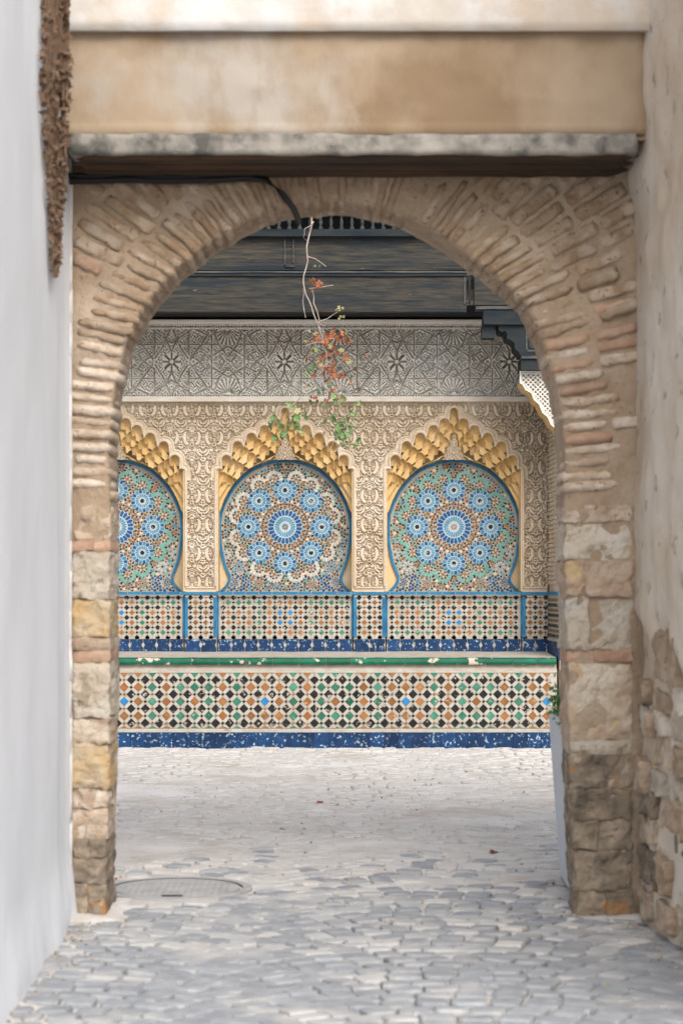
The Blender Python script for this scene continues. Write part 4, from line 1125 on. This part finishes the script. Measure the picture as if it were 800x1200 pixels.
# end blocks stepping down to the corbels
cpart('end_board', 553, 740, 300, 358, YC - .03, YC + .12, m_wood, True)
cpart('upper_end_board', 553, 740, 277, 299, YC - .02, YC + .12, m_wood, True)
cpart('worn_moulding', 555, 740, 358.4, 362, YC - .045, YC + .12, m_wood_e, True)
cpart('corbel_head', 564, 740, 362.6, 380, YC - .03, YC + .22, m_wood_d, True)
cpart('dark_moulding', 609, 740, 416.5, 420, YC + .00, YC + .30, m_wood_e, True)
cpart('corbel_foot', 608.5, 740, 420.4, 433.5, YC + .02, YC + .40, m_wood_d, True)
cpart('corbel_hollow_shade', 564.5, 580, 380.4, 396, YC + .03, YC + .2, m_wood_d, True)  # dark block standing for the shade inside the hollow beside the corbel
CB = [(577, 380.4), (584, 381), (584, 386), (588, 389), (591, 387), (594, 390), (594, 396), (599, 398), (603, 402), (603, 408), (608, 412), (609, 416), (700, 416), (700, 380.4)]
for s in (1, -1):
    fx = (lambda X: X) if s > 0 else mir
    b = Bag(); b.prism([(fx(WX(u, YC)), WZ(v, YC)) for u, v in CB][::-s], YC + .01, YC + .40); b.build('carved_corbel', m_wood_d, can)
    for (x0, x1, y0, y1) in ((616, 617.6, 386, 411), (616, 640, 410, 411.6), (616, 640, 385, 386.4), (621, 622, 390, 407), (621, 640, 406, 407)):
        b = Bag(); xa, xb = sorted((fx(WX(x0, YC)), fx(WX(x1, YC)))); b.box(xa, xb, YC + .002, YC + .012, WZ(y1, YC), WZ(y0, YC)); b.build('corbel_bead', m_wood_e, can)
# little turned balusters in the dark gap above
bb = Bag(); r_ = .021
prof_ = [(0, 1.0), (.1, 1.0), (.15, .5), (.3, .9), (.5, .45), (.7, .9), (.85, .5), (.9, 1), (1, 1)]
z0b, z1b = WZ(268, YC), WZ(240, YC)
vs = []; fs = []; ns = 8
for q, (t, rr_) in enumerate(prof_): vs += [(r_ * rr_ * math.cos(2*math.pi*k/ns), r_ * rr_ * math.sin(2*math.pi*k/ns), t * (z1b - z0b)) for k in range(ns)]
for q in range(len(prof_) - 1): fs += [(q*ns + k, q*ns + (k+1) % ns, (q+1)*ns + (k+1) % ns, (q+1)*ns + k) for k in range(ns)]
bme = bpy.data.meshes.new('baluster'); bme.from_pydata(vs, [], fs); bme.materials.append(m_wood_e)
for k in range(-14, 15): link('baluster', bme, can, (WX(400, YC) + k * .098, YC + .04, z0b))
cpart('back_board', xl_ - 160, 720, 150, 277, YC + .30, YC + .36, m_wood_d)
cpart('head_rail', xl_ - 160, 720, 228, 240, YC - .04, YC + .10, m_wood)
b = Bag(); b.box(WX(CXP, YW) - 3.4, WX(CXP, YW) + 3.6, YC - .25, 21.2, WZ(228, YC) + .003, WZ(228, YC) + .09); b.build('roof_deck', m_wood_d, can)
b = Bag(); b.box(-9, 9, 19.9, 21.5, 4.3, 7.5)
fac = b.build('facade', m_plaster, None); fac['label'] = 'plain plastered house front rising behind the timber canopy'; fac['category'] = 'building'

# ------------------------------------------------------------------ plants
def leaf_mesh(name, mat, size, lobed=True, seed=0):
    r = random.Random(seed); n = 10; v = [(0, 0, 0)]
    for k in range(n):
        a = 2 * math.pi * k / n; rr_ = size * (1 if not lobed else (1.0 if k % 2 == 0 else .62)) * r.uniform(.8, 1.1)
        v.append((rr_ * math.cos(a), r.uniform(-.25, .25) * size - .25 * size * abs(math.cos(a)), rr_ * math.sin(a) - size * .6))
    f = [(0, 1 + k, 1 + (k + 1) % n) for k in range(n)]
    me = bpy.data.meshes.new(name); me.from_pydata(v, [], f); me.materials.append(mat); return me
lm = {}
for key, m, sz in (('g', m_leafg, .036), ('r', m_leafr, .032), ('y', m_leafy, .030), ('d', m_leafd, .026)):
    lm[key] = [leaf_mesh('leaf', m, sz * q, True, 10 * i + ord(key)) for i, q in enumerate((1.0, .8, 1.25))]
YV = 18.55
cr = empty('hanging_creeper', P(362, 235, YV), 'thin hanging creeper with red and green leaves dangling in front of the middle niche', 'creeper')
def stem(pts, r0, r1, par, mat, d=YV, name='stem', jit=.03):
    rs = random.Random(len(pts) * 7 + int(pts[0][0])); n = len(pts)
    W_ = []
    for k in range(n - 1):
        for t in (0, .5):
            x = pts[k][0] * (1 - t) + pts[k+1][0] * t; y = pts[k][1] * (1 - t) + pts[k+1][1] * t
            W_.append(P(x + rs.uniform(-1, 1), y, d + rs.uniform(-jit, jit)))
    W_.append(P(*pts[-1], d)); b = Bag(); m = len(W_)
    b.tube(W_, [r0 + (r1 - r0) * k / m for k in range(m)], seg=5); return b.build(name, mat, par, smooth=True)
main = [(364, 225), (366, 256), (364, 270), (360, 288), (360, 305), (356, 322), (356, 338), (362, 352), (366, 366), (372, 378), (378, 396), (382, 415), (386, 440), (390, 462), (402, 480), (406, 500), (404, 520)]
stem(main, .0085, .004, cr, m_stem)
stem([(356, 338), (354, 352), (358, 372)], .006, .003, cr, m_stem, YV + .04, 'twig')
stem([(366, 262), (357, 268), (356, 278), (362, 284)], .005, .003, cr, m_stem, YV - .02, 'twig')
stem([(360, 300), (370, 303), (382, 312)], .005, .003, cr, m_stem, YV - .05, 'twig')
stem([(362, 338), (372, 337), (390, 334)], .005, .003, cr, m_stem, YV + .03, 'twig')
stem([(366, 340), (368, 355), (374, 375)], .006, .004, cr, m_stem, YV + .03, 'twig')
stem([(372, 378), (384, 373), (396, 365)], .005, .002, cr, m_stem, YV - .03, 'twig')
stem([(384, 425), (368, 440), (352, 465), (338, 482), (326, 500)], .006, .003, cr, m_stem, YV - .02, 'twig')
stem([(380, 400), (366, 402), (356, 405)], .005, .003, cr, m_stem, YV, 'twig')
stem([(386, 440), (400, 450), (412, 456)], .005, .003, cr, m_stem, YV, 'twig')
rl = random.Random(77)
for k_ in range(26):
    a_ = rl.choice(main[9:]); dx_, dy_ = rl.uniform(-22, 22), rl.uniform(6, 30)
    stem([a_, (a_[0] + dx_ * .6, a_[1] + dy_ * .4), (a_[0] + dx_, a_[1] + dy_)], .0035, .002, cr, m_stem, YV + rl.uniform(-.08, .08), 'twig')
def leaves(n, box, keys, par, d=YV, sc=(.7, 1.2), jd=.12):
    x0, x1, y0, y1 = box
    for _ in range(n):
        x = rl.gauss((x0 + x1) / 2, (x1 - x0) / 4); y = rl.uniform(y0, y1)
        o = link('leaf', rl.choice(lm[rl.choice(keys)]), par, P(x, y, d + rl.uniform(-jd, jd)))
        s = rl.uniform(*sc); o.scale = (s, s, s); o.rotation_euler = (rl.uniform(-.7, .7), rl.uniform(-1, 1), rl.uniform(-1.2, 1.2))
leaves(62, (366, 410, 386, 442), 'rrrrdy', cr); leaves(30, (370, 406, 436, 468), 'rrdyg', cr, sc=(.6, 1.0))
leaves(10, (386, 408, 384, 398), 'rr', cr); leaves(6, (363, 372, 325, 342), 'rrd', cr, sc=(.8, 1.2)); leaves(3, (366, 382, 298, 312), 'ryg', cr, sc=(.4, .8))
leaves(8, (390, 404, 356, 374), 'yyd', cr, sc=(.4, .8)); leaves(5, (354, 384, 396, 408), 'gry', cr, sc=(.7, 1.0))
leaves(50, (386, 422, 444, 524), 'ggygd', cr, sc=(.6, 1.0)); leaves(16, (392, 414, 492, 522), 'ggg', cr, sc=(.7, 1.1))
leaves(16, (336, 356, 464, 490), 'gyg', cr, sc=(.8, 1.4)); leaves(15, (316, 338, 480, 517), 'ggy', cr, sc=(.8, 1.3)); leaves(5, (344, 356, 488, 512), 'gg', cr, sc=(.7, 1.1))
leaves(26, (348, 386, 425, 475), 'yydrg', cr, sc=(.5, .9)); leaves(2, (364, 368, 256, 262), 'y', cr, sc=(.4, .6))

# dead vine in the top-left corner
dv = empty('dead_vine', P(64, -40, 8.7), 'dry brown dead vine hanging down the white wall in the top left corner', 'vine')
for k in range(9):
    x = 52 + k * 3.1; yb = [120, 190, 240, 325, 300, 235, 215, 185, 130][k]
    dq = min(8.6, 2885 / (400 - x) - .1)
    xe = 60 + (k - 3) * 1.6 if yb > 200 else x + 2
    stem([(x, -60), (x + 1, 0), (x + 2, 60), (x * .6 + xe * .4, 110), (x * .3 + xe * .7, min(yb, 170) if yb > 170 else yb - 10), (xe + 2, yb)], .010, .004, dv, m_stemd, dq, 'stem', .015)
nl = 0
B = Bag(); rv_ = random.Random(8)
for _ in range(2600):
    y = rv_.uniform(-60, 322) ; t = max(0, min(1, (y - 60) / 262))
    cx_ = 65 + t * 1.0; hw = 17 * (1 - t) ** .9 + 2.5
    if y < 60: hw = 16
    if rv_.random() < max(0, t - .35) * 1.1: continue
    if float(fbm(np.array(_ * .0), np.array(y * .09), 66)) + float(vn(np.array(rv_.random()), np.array(y * .05), 3)) * .3 < .33: continue
    x = cx_ + rv_.uniform(-hw, hw); d = min(8.72, 2885 / (400 - x) - .03) - rv_.uniform(0, .14)
    c = Vector(P(x, y, d)); s = rv_.choice([rv_.uniform(.006, .014), rv_.uniform(.012, .030)])
    a = Vector((rv_.uniform(-1, 1), rv_.uniform(-1, 1), rv_.uniform(-1, 1))).normalized(); b_ = a.orthogonal().normalized()
    B.add([tuple(c - a * s), tuple(c + b_ * s * .6), tuple(c + a * s), tuple(c - b_ * s * .6)], [(0, 1, 2, 3)], rv_.choice([0, 0, 1, 2]))
B.build('dry_foliage', [m_leafd, m_stemd, M('rusty_dry_leaf', (.17, .105, .065), (.12, .075, .05), scale=40, bump=0)], dv, kind='stuff')

# planter behind the right pier
pl = empty('planter', (1.30, 10.35, 0), 'tall pale grey tapered planter partly behind the right pier', 'planter')
T_ = [(1.10, 10.9), (1.60, 10.9), (1.60, 9.95), (1.085, 9.95)]; Bo = [(1.125, 10.55), (1.45, 10.55), (1.45, 10.05), (1.112, 10.05)]
b = Bag(); zt = .855
def loop4(q, z, sh=0):
    cx_ = sum(p[0] for p in q) / 4; cy_ = sum(p[1] for p in q) / 4
    return [(cx_ + (x - cx_) * (1 - sh), cy_ + (y - cy_) * (1 - sh * .6), z) for x, y in q]
b.v = loop4(Bo, .03) + loop4(T_, zt) + loop4(T_, zt, .08) + loop4(T_, zt - .08, .08)
for k in range(3):
    for j in range(4): b.f.append((k*4 + j, k*4 + 4 + j, k*4 + 4 + (j+1) % 4, k*4 + (j+1) % 4)); b.m.append(0)
b.build('pot', m_planter, pl)
b = Bag(); b.v = loop4(T_, zt - .07, .081); b.f = [(0, 1, 2, 3)]; b.m = [0]; b.build('soil', m_soil, pl)
b = Bag()
for (x, y) in ((1.15, 10.1), (1.41, 10.1), (1.15, 10.5), (1.41, 10.5)): b.box(x - .02, x + .02, y - .02, y + .02, -.01, .032)
b.build('pot_feet', m_dark, pl)
sh = empty('potted_shrub', (1.22, 10.45, .79), 'small green leafy shrub growing in the grey planter', 'shrub')
b = Bag()
for k in range(9): b.tube([(1.24, 10.45, .77), (1.24 + rv_.uniform(-.10, .1), 10.45 + rv_.uniform(-.2, .2), .88), (1.24 + rv_.uniform(-.16, .2), 10.45 + rv_.uniform(-.3, .3), .98)], [.006, .004, .002], seg=5)
b.build('stem', m_stemd, sh)
B = Bag()
for _ in range(1300):
    c = Vector((1.22 + rv_.gauss(0, .085), 10.40 + rv_.gauss(0, .17), .915 + rv_.gauss(0, .05))); s = rv_.uniform(.011, .022)
    if c.x < 1.075: c.x = 1.075 + rv_.random() * .06
    a = Vector((rv_.uniform(-1, 1), rv_.uniform(-1, 1), rv_.uniform(-.5, 1))).normalized(); b_ = a.orthogonal().normalized()
    B.add([tuple(c - a * s), tuple(c + b_ * s * .5), tuple(c + a * s), tuple(c - b_ * s * .5)], [(0, 1, 2, 3)])
B.build('foliage', M('shrub_leaf', (.07, .17, .035), (.14, .27, .07), scale=30, bump=0, rough=.5), sh, kind='stuff')

# fallen leaves on the paving
for (px_, py_, lab) in ((374, 942, 'amber fallen leaf left of the pair lying mid courtyard'), (359, 941, 'dark fallen leaf beside the amber leaf mid courtyard'), (575, 1000, 'reddish fallen leaf on the right of the courtyard'),
                        (331, 975, 'small fallen leaf below the pair in mid courtyard'), (638, 1136, 'small pink leaf lying on the setts near the camera'), (709, 1161, 'dark green leaf lying on the setts at the lower right')):
    d = H * F / (py_ - VY); c = P(px_, py_, d)
    o = link('fallen_leaf', leaf_mesh('fallen_leaf', rl.choice([m_leafr, m_leafd]) if py_ != 1161 else m_leafg, .022 + .012 * (d > 11), True, px_), None, (c[0], d, .018))
    o.rotation_euler = (1.4, .1, rl.uniform(0, 6)); o['label'] = lab; o['category'] = 'leaf'; o['group'] = 'fallen leaves on the paving'
print('bricks', nbr, 'setts far', len(far), 'big tiles', len(bigcount), 'objects', len(bpy.data.objects))
